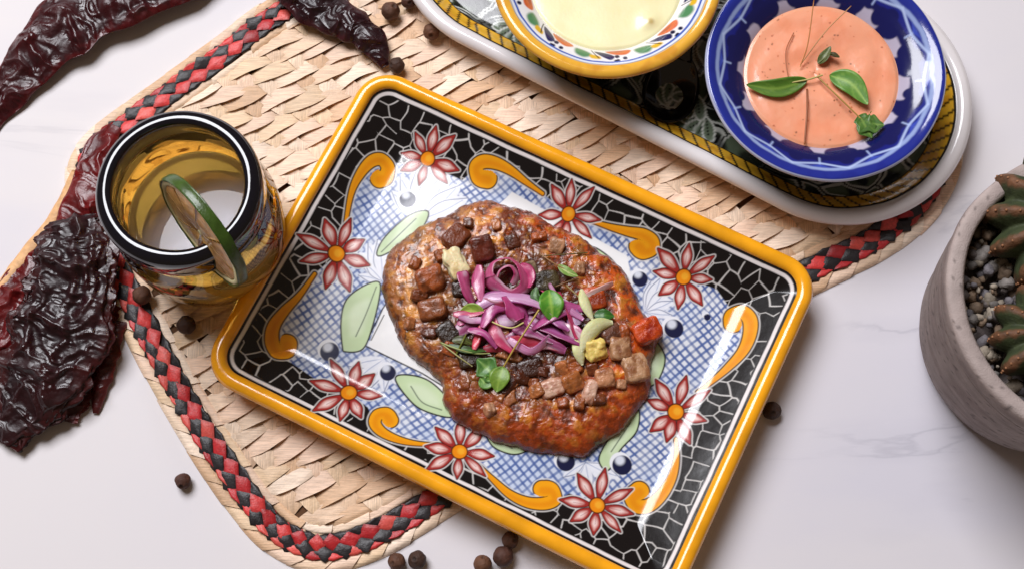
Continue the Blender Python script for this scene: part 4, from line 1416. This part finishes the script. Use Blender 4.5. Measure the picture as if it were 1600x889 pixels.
def oc(q):
    p = Paint(q[:, 0], q[:, 1], lin(246, 168, 132))
    al = np.arange(len(q))
    p.mix(al, .6 * sstep(-.2, .6, fbm(q, .7, 3, seed=73)), lin(242, 152, 112))
    g = np.random.default_rng(5)
    for k in range(90):
        a, r_ = g.uniform(0, 6.28), 3.9 * math.sqrt(g.uniform())
        p.dot((r_ * math.cos(a), r_ * math.sin(a)), g.uniform(.02, .055), [lin(170, 74, 34), lin(206, 100, 54), lin(120, 60, 30)][k % 3], .03, .9)
    return p.c
sauce('orange_sauce', 'creamy orange chilli sauce filling the blue bowl', BC, 3.98, 4.02, 2.5, oc, oh, .28, 1)
def ch(q):
    return .03 * fbm(q, .4, 2, seed=75) + .16 * np.exp(-((q[:, 0] - 2.2) ** 2 + (q[:, 1] + 2.4) ** 2) * 5)
def cc2(q):
    p = Paint(q[:, 0], q[:, 1], lin(245, 236, 186))
    p.mix(np.arange(len(q)), .5 * sstep(-.1, .6, fbm(q, .6, 2, seed=76)), lin(240, 230, 172))
    p.dot((2.25, -2.4), .16, lin(196, 168, 96), .12, .8)
    return p.c
sauce('cream_sauce', 'pale yellow cream sauce filling the yellow rimmed bowl', CC_, 4.0, 4.55, 3.0, cc2, ch, .3, 2)

# ------------------------------------------------------------------ sprig on the orange sauce
def on_orange(x, y, l=0.0):
    return at(x, y, 4.08 + l)
g3, g4 = lin(120, 150, 60), lin(76, 112, 36)
stem_c = lin(206, 140, 84)
sprig('herb sprig with two long leaves floating on the orange sauce',
      [([(1285, 118, .25), (1262, 125, .25), (1235, 130, .15)], .05, lin(196, 180, 110)),
       ([(1250, 105, .10), (1262, 70, .7), (1272, 0, 1.6)], .035, stem_c),
       ([(1252, 100, .08), (1290, 50, .6), (1330, 10, 1.3)], .03, lin(200, 150, 96)),
       ([(1277, 120, .2), (1310, 152, .35), (1345, 186, .3)], .045, lin(176, 140, 70)),
       ([(1240, 52, .06), (1228, 80, .16), (1230, 112, .14), (1238, 140, .06)], .03, lin(176, 100, 60)),
       ([(1261, 140, .05), (1261, 175, .18), (1257, 226, .12)], .055, lin(150, 84, 44)),
       ([(1278, 100, .1), (1288, 92, .25), (1300, 84, .3)], .05, lin(96, 104, 48))],
      [([(1262, 125, .2), (1215, 138, .35), (1166, 133, .25)], .80, -.4, .25, 0, g3, g4),
       ([(1296, 118, .25), (1330, 130, .5), (1356, 164, .35)], .95, -.28, -.2, 0, lin(150, 186, 86), lin(84, 134, 52)),
       ([(1278, 100, .1), (1288, 88, .35), (1298, 73, .3)], .42, -.4, .3, 0, lin(110, 120, 60), lin(70, 78, 36)),
       ([(1296, 84, .3), (1304, 86, .35), (1312, 90, .3)], .25, -.4, .3, 0, lin(84, 76, 40), lin(60, 52, 30)),
       ([(1340, 182, .3), (1355, 192, .4), (1382, 196, .3)], 1.0, -.15, .1, 3, lin(120, 150, 70), lin(66, 104, 44)),
       ([(1345, 184, .32), (1354, 200, .42), (1362, 216, .3)], .8, -.15, .1, 2, lin(120, 150, 70), lin(70, 110, 46))],
      on_orange, None)

# ------------------------------------------------------------------ dark spoon between the bowls
sp_t = thing('spoon', 'dark glossy spoon resting on the tray between the two bowls', 'spoon', at(1045, 160, TF))
M_spoon = pbr('dark_lacquer', lin(26, 24, 26), 0.12, 0.6, coat=.5, vary=(1, .2))
s0 = at(1030, 186, TF + .1)
axis = spline([at(1032, 190, TF + .55), at(1043, 160, TF + .25), at(1053, 125, TF + .35), at(1068, 85, TF + 1.0)], 40)
kk = np.linspace(0, 1, 40)
V, F, s_, t_, d_ = ribbon_geo(axis, 3.0 * np.sqrt(np.maximum(1 - (2 * np.clip(kk, 0, 1) - 1) ** 2, 0.02)), .14, -.28, m=13, edge=.6)
mesh('spoon_bowl', V, F, M_spoon, sp_t)
hd = spline([at(1064, 92, TF + .95), at(1078, 55, TF + 2.1), at(1090, 10, TF + 3.2), at(1100, -60, TF + 5.2), at(1108, -120, TF + 6.2)], 40)
V, F, s_, t_, d_ = ribbon_geo(hd, np.interp(kk, [0, .12, .4, 1], [1.3, .75, .6, .9]), .2, .12, m=9, edge=.5)
mesh('handle', V, F, M_spoon, sp_t)

# ================================================================== tumbler with a dark rim
GC = np.array([-15.42, 2.12, 0.36])
def glass_mat(name, colr, rough=0.0, ior=1.45):
    m = pbr(name, colr, rough, 0.5, trans=1.0, ior=ior)
    return m
M_amber = glass_mat('amber_glass', lin(242, 194, 84), 0.02)
M_dark = pbr('cobalt_glass', lin(10, 11, 22), 0.04, 0.6, coat=.6, bump=[(.6, .02)])
M_drink = pbr('drink_reflection_tint', lin(214, 210, 222), 0.02, 0.5, trans=0.45, ior=1.33)  # pale lavender body colour stands in for the window reflected in the drink
tumbler = thing('glass_tumbler', 'amber blown glass tumbler with thick dark cobalt rim and a lime slice', 'glass', GC)
gl_out = [(0.1, .0), (2.6, .0), (3.1, .10), (3.5, .5), (3.85, 1.6), (4.05, 3.2), (4.08, 4.6), (3.95, 5.9), (3.80, 6.9)]
gl_in = [(3.38, 6.9), (3.45, 5.9), (3.5, 4.6), (3.4, 3.2), (3.2, 1.9), (2.7, 1.1), (1.6, .85), (0.1, .8)]
lathe('glass_body', np.vstack([densify(gl_out, .12), densify(gl_in, .12)]), GC, M_amber, tumbler, 120, None, .06, seed=9)
rim_p = [(3.38, 6.88), (3.30, 7.3), (3.14, 8.0), (3.06, 8.45), (3.10, 8.62), (3.22, 8.72), (3.40, 8.74), (3.62, 8.66), (3.80, 8.48), (3.88, 8.2), (3.88, 7.7), (3.84, 7.2), (3.80, 6.88)]
lathe('dark_rim', densify(rim_p + [rim_p[0]], .08), GC, M_dark, tumbler, 160, None, .03, seed=9)
dr = [(0.08, .84), (1.6, .88), (2.72, 1.14), (3.22, 1.95), (3.42, 3.2), (3.475, 3.9), (3.49, 4.18), (3.44, 4.20), (3.2, 4.13), (2.8, 4.11), (0.05, 4.11)]
drink = lathe('clear_drink', densify(dr, .1), GC, M_drink, None, 110, None)
tag(drink, 'clear drink half filling the amber tumbler', 'drink')
for o in (drink,):
    pass

# ------------------------------------------------------------------ lime wheel on the rim
LR, LT = 2.95, 0.50
e0, e1 = at(247, 277, 9.6), at(390, 445, 9.6)
ldir = (e1 - e0) / np.linalg.norm(e1 - e0)
lc = (e0 + e1) / 2
lc[2] = 9.55
lean = math.radians(-12)
side_ = np.cross(ldir, (0, 0, 1))
side_ /= np.linalg.norm(side_)
sight = CAM - lc
lup = sight - ldir * (sight @ ldir)              # the wheel stands almost edge on
lup /= np.linalg.norm(lup)
lup = lup * math.cos(lean) + np.cross(ldir, lup) * math.sin(lean)
lnor = np.cross(ldir, lup)
lime = thing('lime_slice', 'half dried lime wheel perched on the dark rim of the tumbler', 'lime slice', lc - lup * LR)
M_rind = pbr('lime_rind', lin(58, 82, 26), 0.3, .5, coat=.2, vary=(2, .25), bump=[(9, .02)])
M_pith = pbr('lime_pith', lin(228, 218, 168), .5, vary=(3, .08), bump=[(7, .02)])
M_pulp = pbr('lime_pulp', lin(210, 158, 96), .25, .5, coat=.4, vary=(2.5, .25), sss=.3, bump=[(5, .06)])
a0, a1 = math.radians(-90 + 9), math.radians(270 - 9)          # slit pointing down on to the rim
def wheel(nm, r0, r1, th_, m, aa0=a0, aa1=a1, n=70, bulge=.0, par=None):
    an = np.linspace(aa0, aa1, n)
    prof_ = [(r0, -th_), (r0, th_), ((r0 + r1) / 2, th_ + bulge), (r1 - .06, th_), (r1, th_ * .6), (r1, -th_ * .6), (r1 - .06, -th_), ((r0 + r1) / 2, -th_ - bulge)]
    V = []
    for a in an:
        for r, h in prof_:
            V.append(lc + (ldir * math.cos(a) + lup * math.sin(a)) * r + lnor * h)
    k = len(prof_)
    F = quads(n, k, False, True).tolist() + [list(range(k))[::-1], [(n - 1) * k + i for i in range(k)]]
    V = np.array(V)
    V += lnor * (.05 * fbm(V, .8, 2, seed=3))[:, None]
    return mesh(nm, V, F, m, par or lime)
rind = wheel('rind', LR - .11, LR, LT / 2 + .02, M_rind)
wheel('pith', LR - .36, LR - .111, LT / 2 - .02, M_pith, par=rind)
for k in range(8):
    w_ = (a1 - a0) / 8
    wheel('pulp_segment', .22, LR - .40, LT / 2 - .05, M_pulp, a0 + w_ * k + .035, a0 + w_ * (k + 1) - .035, 12, .07)
wheel('core', .02, .2, LT / 2 - .03, M_pith)

# ================================================================== dried chillies
M_chile = pbr('dried_chilli', vcol=True, rough=0.24, spec=0.5, coat=0.1, bump=[(3.2, .035), (9, .012)], rvary=(1.6, .2, .48))
M_stalk = pbr('dry_stalk', vcol=True, rough=.6, vary=(3, .2), bump=[(6, .04)])
def chile(label, pts, wid, flat, seed, dark, redc, base_z=0.0, rag=0.0, stalk=None, group='dried chillies by the placemat', thick0=.5, amp=1.0, redness=.3):
    P = np.array([[*at(x, y, base_z + .4)[:2], z] for x, y, z in pts])
    n, m = 340, 120
    P = spline(P, n)
    k = np.linspace(0, 1, n)
    wv = np.interp(k, np.linspace(0, 1, len(wid)), wid) / 2
    wv = wv * (1 + .06 * np.sin(k * 23 + seed) + .05 * np.sin(k * 41 + seed * 2))
    T, S, N = frames(P, (0, 0, 1))
    a = np.linspace(0, 2 * math.pi, m, endpoint=False)
    ce = np.sign(np.cos(a)) * np.abs(np.cos(a)) ** .85
    se = np.sign(np.sin(a)) * np.abs(np.sin(a)) ** 1.7
    ht = (wv * flat + .10) * (np.minimum(1, np.minimum(k, 1 - k) / .06) * .7 + .3)
    V = P[:, None] + S[:, None] * (ce[None, :, None] * wv[:, None, None]) + N[:, None] * (se[None, :, None] * ht[:, None, None])
    q = V.reshape(-1, 3)
    K, Aa = np.meshgrid(k, a, indexing='ij')
    along = np.c_[K.ravel() * 4.0, np.cos(Aa).ravel() * 1.3, np.sin(Aa).ravel() * 1.3] + seed * 3.7
    arcl = np.r_[0, np.cumsum(np.linalg.norm(np.diff(P, axis=0), axis=1))]
    flatc = np.c_[np.repeat(arcl, m), (ce[None] * wv[:, None]).ravel(), np.sign(np.tile(se, n)) * 3]      # laid out flat, in cm
    warp_ = np.c_[fbm(flatc, .5, 2, seed=seed), fbm(flatc, .5, 2, seed=seed + 8), np.zeros(n * m)] * .7
    fc = flatc + warp_
    def pinch(scale, sd, pw=2.0):
        return np.clip(1 - 2.4 * np.abs(perlin(fc * np.array(scale) + sd * 3.1)), 0, 1) ** pw
    f1 = pinch((.16, .75, 1), seed + 1)                       # folds running lengthwise
    f2 = .9 * pinch((.50, .26, 1), seed + 2) + .55 * pinch((.9, .8, 1), seed + 3) + .25 * pinch((1.9, 1.7, 1), seed + 4)
    f3 = fbm(flatc, 2.3, 3, .6, seed=seed + 2)
    nn = (S[:, None] * ce[None, :, None] * .2 + N[:, None] * np.sign(se)[None, :, None] * (np.abs(se) ** .6)[None, :, None]).reshape(-1, 3)
    disp = amp * (.26 * (f1 - .3) + .26 * (f2 - .5) + .015 * f3 + .16 * fbm(flatc, .28, 2, seed=seed + 6)) * np.repeat(np.minimum(1, wv / 1.2), m)
    q = q + nn * disp[:, None]
    q = q + (S[:, None] * np.sign(ce)[None, :, None]).reshape(-1, 3) * (rag * fbm(along, 2.2, 3, seed=seed + 5) * np.abs(np.tile(ce, n)) ** 6)[:, None]
    lift = base_z + .02 - q[:, 2].min()
    q[:, 2] = np.maximum(q[:, 2], np.quantile(q[:, 2], .02))
    q[:, 2] += base_z + .02 - q[:, 2].min()
    h = np.clip(.25 + .5 * f1 + .45 * f2 + .25 * f3, 0, 1)[:, None]
    e = sstep(.75, 1.0, np.abs(np.tile(ce, n)) + .15 * f3)[:, None]
    C_ = np.asarray(dark) * (1 - h * redness) + np.asarray(redc) * h * redness
    C_ = C_ * (1 - e * .5) + np.asarray(redc) * e * .5
    F = quads(n, m, False, True).tolist() + [list(range(m))[::-1], [(n - 1) * m + i for i in range(m)]]
    t = thing('dried_chilli', label, 'dried chilli', (P[n // 2][0], P[n // 2][1], base_z), group)
    mesh('pod', q, F, M_chile, t, col=C_)
    if stalk:
        Q = spline(np.array([at(x, y, z) for x, y, z in stalk]), 30)
        V, F = tube_geo(Q, np.interp(np.linspace(0, 1, 30), [0, .2, .8, 1], [.34, .22, .18, .24]), 10)
        V += .05 * np.c_[fbm(V, 1.5, 2, seed=1), fbm(V, 1.5, 2, seed=2), fbm(V, 1.5, 2, seed=3)]
        mesh('stalk', V, F, M_stalk, t, col=np.repeat(lin(214, 160, 104)[None], len(V), 0))
    return t
dkc, rdc = lin(36, 14, 20), lin(112, 24, 24)
chile('long dark red dried chilli crossing the top left corner of the table', [(-40, 235, .5), (-4, 165, .6), (42, 108, .9), (104, 48, 1.2), (190, 2, 1.3), (300, -42, 1.2), (390, -75, .8)],
      [.7, 1.8, 2.9, 3.7, 3.9, 3.3, 2.2], .16, 3, lin(34, 11, 17), lin(98, 18, 22), redness=.3)
chile('small wrinkled black dried chilli lying on the placemat above the plate', [(440, -50, .5), (478, -8, .6), (515, 24, .6), (552, 44, .55), (582, 68, .5), (602, 104, .3)],
      [2.4, 2.9, 2.5, 1.9, 1.7, .5], .34, 7, lin(26, 12, 18), lin(70, 16, 24), base_z=.34)
chile('bright red dried chilli running under the big black one beside the tumbler', [(182, 200, .7), (158, 240, .8), (140, 300, .8), (112, 370, .6), (60, 435, .5), (20, 490, .5), (-20, 560, .4)],
      [.8, 1.7, 2.0, 2.2, 2.8, 3.2, 2.5], .14, 11, lin(66, 12, 16), lin(126, 18, 20), base_z=.05, stalk=None, redness=.6)
chile('big crumpled black dried chilli at the left edge of the table', [(118, 345, 1.1), (122, 380, 1.4), (122, 440, 1.5), (104, 510, 1.4), (72, 580, 1.1), (34, 640, .7), (0, 690, .4)],
      [2.3, 3.3, 4.5, 4.9, 4.3, 3.0, .9], .11, 15, lin(24, 11, 17), lin(72, 20, 20), base_z=.28, rag=.8, amp=1.2)
chile('short torn brown red chilli strip poking out below the big black one', [(174, 500, .4), (165, 550, .4), (156, 595, .35), (147, 644, .2)],
      [1.5, 1.4, 1.1, .3], .25, 19, lin(66, 18, 20), lin(120, 30, 26), amp=.5)
chile('torn dark red chilli flap under the lower edge of the big black one', [(150, 470, .3), (120, 560, .3), (104, 620, .25), (92, 655, .2)],
      [2.4, 2.6, 2.3, 1.4], .10, 23, lin(58, 14, 18), lin(120, 24, 24), amp=.5, rag=.3)
# pale dry stalk beside the red chilli
Q = spline(np.array([at(118, 268, .45), at(106, 305, .4), at(74, 358, .35), at(34, 408, .3), at(0, 452, .25), at(-30, 490, .25)]), 40)
V, F, s_, t_, d_ = ribbon_geo(Q, np.interp(np.linspace(0, 1, 40), [0, .1, .6, 1], [.3, .7, .8, .5]), .18, .3, m=7)
V += .05 * np.c_[fbm(V, 1.2, 2, seed=1), fbm(V, 1.2, 2, seed=2), fbm(V, 1.2, 2, seed=3)]
tag(mesh('dry_husk_strip', V, F, M_stalk, org=(Q[20][0], Q[20][1], 0), col=np.repeat(lin(226, 176, 124)[None], len(V), 0)), 'pale tan dry husk strip lying along the bright red chilli', 'husk strip')

# ================================================================== cactus pot
PC = np.array([26.62, -3.1, 0.0])
M_pot = pbr('stone_pot', vcol=True, rough=.85, spec=.25, vary=(1.1, .12), bump=[(14, .03), (3, .03)])
def pot_paint(x, y, r, z, t):
    q = np.c_[x, y, z]
    n = fbm(q, .5, 4, seed=81)
    st = fbm(np.c_[x * .5, y * .5, z * 3], .7, 3, seed=82)
    C_ = np.empty((len(x), 3)); C_[:] = lin(152, 140, 136)
    a = sstep(-.4, .5, st)[:, None]
    C_ = C_ * (1 - .5 * a) + lin(122, 106, 104) * .5 * a
    a = (sstep(8.55, 8.85, z + .05 * n) * sstep(-.5, .2, n + .3))[:, None]
    C_ = C_ * (1 - .6 * a) + lin(190, 174, 168) * .6 * a
    pit = sstep(.50, .62, fbm(q, 3.6, 2, seed=83))[:, None]
    return C_ * (1 - .5 * pit)
pot = thing('cactus_pot', 'rough grey brown stone pot planted with cacti at the right edge', 'plant pot', PC)
pp = [(.2, 0), (4.6, 0), (5.5, .2), (6.0, .8), (6.25, 1.8), (6.5, 3.4), (6.75, 5.2), (6.95, 6.9), (7.02, 7.5), (6.98, 7.62), (7.08, 7.75), (7.16, 8.3), (7.14, 8.85), (7.02, 9.0), (6.8, 9.02), (6.5, 8.98), (6.36, 8.85), (6.30, 8.4), (6.26, 7.4), (6.1, 6.2), (.2, 6.2)]
P_ = np.array(pp)
dn = []
for i in range(len(P_) - 1):
    L = np.hypot(*(P_[i + 1] - P_[i]))
    for u in np.linspace(0, 1, max(2, int(L / .14)), endpoint=False):
        dn.append(P_[i] + (P_[i + 1] - P_[i]) * u)
dn.append(P_[-1])
dn = [np.array([q_[0] * .98, q_[1]]) for q_ in dn]
lathe('pot_wall', np.array(dn), PC, M_pot, pot, 260, pot_paint, .05, seed=12)

M_peb = pbr('gravel', vcol=True, rough=.7, spec=.35, vary=(4, .25), bump=[(8, .04)])
VV, FF, CCc, off = [], [], [], 0
g = np.random.default_rng(8)
for lay_ in range(2):
    for k in range(520):
        a, r = g.uniform(0, 6.283), 6.0 * math.sqrt(g.uniform())
        s = g.uniform(.26, .78) * (1 if g.uniform() < .75 else .55)
        V, F = blob_geo((s, s * g.uniform(.7, 1), s * g.uniform(.6, .9)), 3.0, 10, 7, .34, 1.4, k + lay_ * 400, eul(*g.uniform(0, 6, 3)))
        z = 7.0 + .35 * lay_ + g.uniform(-.1, .2)
        V = V + np.array([PC[0] + r * math.cos(a), PC[1] + r * math.sin(a), z])
        c = [lin(150, 142, 136), lin(178, 164, 146), lin(120, 110, 106), lin(150, 126, 104), lin(132, 126, 130)][g.integers(0, 5)] * g.uniform(.45, .8)
        VV.append(V); CCc.append(np.repeat(c[None], len(V), 0))
        FF += [[i + off for i in f] for f in F]
        off += len(V)
tag(mesh('gravel', np.vstack(VV), FF, M_peb, org=(PC[0], PC[1], 6.2), col=np.vstack(CCc)), 'grey and tan gravel filling the cactus pot', 'gravel', kind='stuff')

M_cac = pbr('cactus_skin', vcol=True, rough=.6, spec=.3, bump=[(9, .03)])
def cactus(label, c, R, H, ribs, tilt, rot):
    nt_, nh = 240, 60
    tt = np.linspace(0, 2 * math.pi, nt_, endpoint=False)
    hh = np.linspace(.02, math.pi * .62, nh)
    T_, H_ = np.meshgrid(tt, hh, indexing='ij')
    rb = np.abs(np.cos(ribs * (T_ + rot) / 2)) ** 1.6
    r = R * np.sin(H_) ** .8 * (.76 + .24 * rb)
    Z_ = H * (.30 + .70 * np.cos(H_)) * (.86 + .14 * rb) 
    V = np.stack([r * np.cos(T_), r * np.sin(T_), Z_], -1).reshape(-1, 3)
    V = V * (1 + .02 * fbm(V, 2, 2, seed=5))[:, None]
    V = V @ eul(*tilt).T + c
    n = fbm(V, 2.6, 3, seed=91)
    ridge = sstep(.62, .95, rb.ravel() + .2 * n)[:, None]
    C_ = np.empty((len(V), 3)); C_[:] = lin(62, 70, 44)
    a = sstep(-.3, .5, n)[:, None]
    C_ = C_ * (1 - .5 * a) + lin(44, 50, 36) * .5 * a
    C_ = C_ * (1 - ridge) + (lin(112, 76, 52) * (.8 + .45 * np.clip(n, -1, 1)[:, None])) * ridge
    t = thing('cactus', label, 'cactus', (c[0], c[1], 7.2), 'cacti in the stone pot')
    body = mesh('ribbed_body', V, quads(nt_, nh, True), M_cac, t, col=C_)
    # felted areoles along each ridge
    for k in range(ribs):
        a_ = 2 * math.pi * k / ribs - rot
        Vs, Fs, off_ = [], [], 0
        for h_ in np.linspace(.35, math.pi * .55, 7):
            r_ = R * math.sin(h_) ** .8 * 1.0
            b = np.array([r_ * math.cos(a_), r_ * math.sin(a_), H * (.30 + .70 * math.cos(h_))]) @ eul(*tilt).T + c
            V2, F2 = blob_geo((.13, .13, .10), 2, 8, 6, .3, 2, k)
            Vs.append(V2 + b)
            Fs += [[i + off_ for i in f] for f in F2]
            off_ += len(V2)
        mesh('areole_row', np.vstack(Vs), Fs, M_cac, body, col=np.repeat(lin(150, 104, 72)[None], off_, 0))
cactus('larger ribbed cactus with brown ridges at the upper right of the pot', at(1655, 352, 8.2), 3.6, 2.1, 12, (.1, -.1, 0), .15)
cactus('smaller ribbed cactus with rusty ridges at the lower right of the pot', at(1640, 535, 8.0), 2.8, 1.7, 11, (-.1, -.1, 0), .3)

# ================================================================== allspice berries
M_berry = pbr('allspice', vcol=True, rough=.62, spec=.35, bump=[(7, .05), (22, .02)])
def berry_mesh(seed):
    V, F = blob_geo((.92, .92, .88), 2, 30, 22, .09, 1.3, seed)
    r = np.hypot(V[:, 0], V[:, 1])
    V[:, 2] -= (.06 * np.exp(-(r / .10) ** 2) - .05 * np.exp(-((r - .15) / .05) ** 2)) * (V[:, 2] > 0)
    n = fbm(V, 3, 3, seed=seed)
    c = [lin(92, 60, 44), lin(70, 48, 38), lin(104, 68, 48), lin(80, 50, 40)][seed % 4] * (1 - .3 * np.clip(n, -1, 1))[:, None] * np.where((r < .13) & (V[:, 2] > 0), .6, 1.0)[:, None]
    return V, F, c
protos = []
GRP = 'allspice berries scattered round the plate'
blist = [(610, 18, 1.12, .42, 'allspice berry between the small black chilli and the tray'),
         (620, 103, .96, .42, 'allspice berry touching the tip of the small black chilli'),
         (674, 50, .98, .42, 'shaded allspice berry on the placemat beside the tray edge'),
         (638, 3, .85, .42, 'allspice berry half hidden at the top edge by the tray'),
         (222, 461, 1.05, .42, 'allspice berry on the braid just below the tumbler'),
         (291, 508, 1.05, .42, 'allspice berry on the placemat below the tumbler base'),
         (164, 547, .88, .0, 'allspice berry beside the torn chilli strip'),
         (286, 751, .88, .0, 'lone allspice berry on the marble left of the placemat'),
         (620, 877, .95, .0, 'left berry of the pair at the bottom hem of the placemat'),
         (652, 874, .98, .0, 'right berry of the pair at the bottom hem of the placemat'),
         (754, 881, 1.0, .0, 'lowest left berry of the trio below the plate'),
         (786, 869, 1.12, .0, 'largest middle berry of the trio below the plate'),
         (797, 843, .92, .0, 'upper berry of the trio tucked against the plate rim'),
         (1206, 641, 1.0, .0, 'allspice berry on the marble right of the plate rim')]
for k, (x, y, s, z, lab) in enumerate(blist):
    c = at(x, y, z + .44 * s)
    if k < 4:
        V, F, col_ = berry_mesh(100 + k)
        o = mesh('allspice_berry', V, F, M_berry, org=(0, 0, 0), col=col_)
        protos.append(o)
    else:
        o = protos[k % 4].copy()
        COL.objects.link(o)
    o.location = c * CM
    o.scale = (s, s, s)
    o.rotation_euler = tuple(rng.uniform(-.9, .9, 2)) + (rng.uniform(0, 6),)
    tag(o, lab, 'allspice berry', GRP)
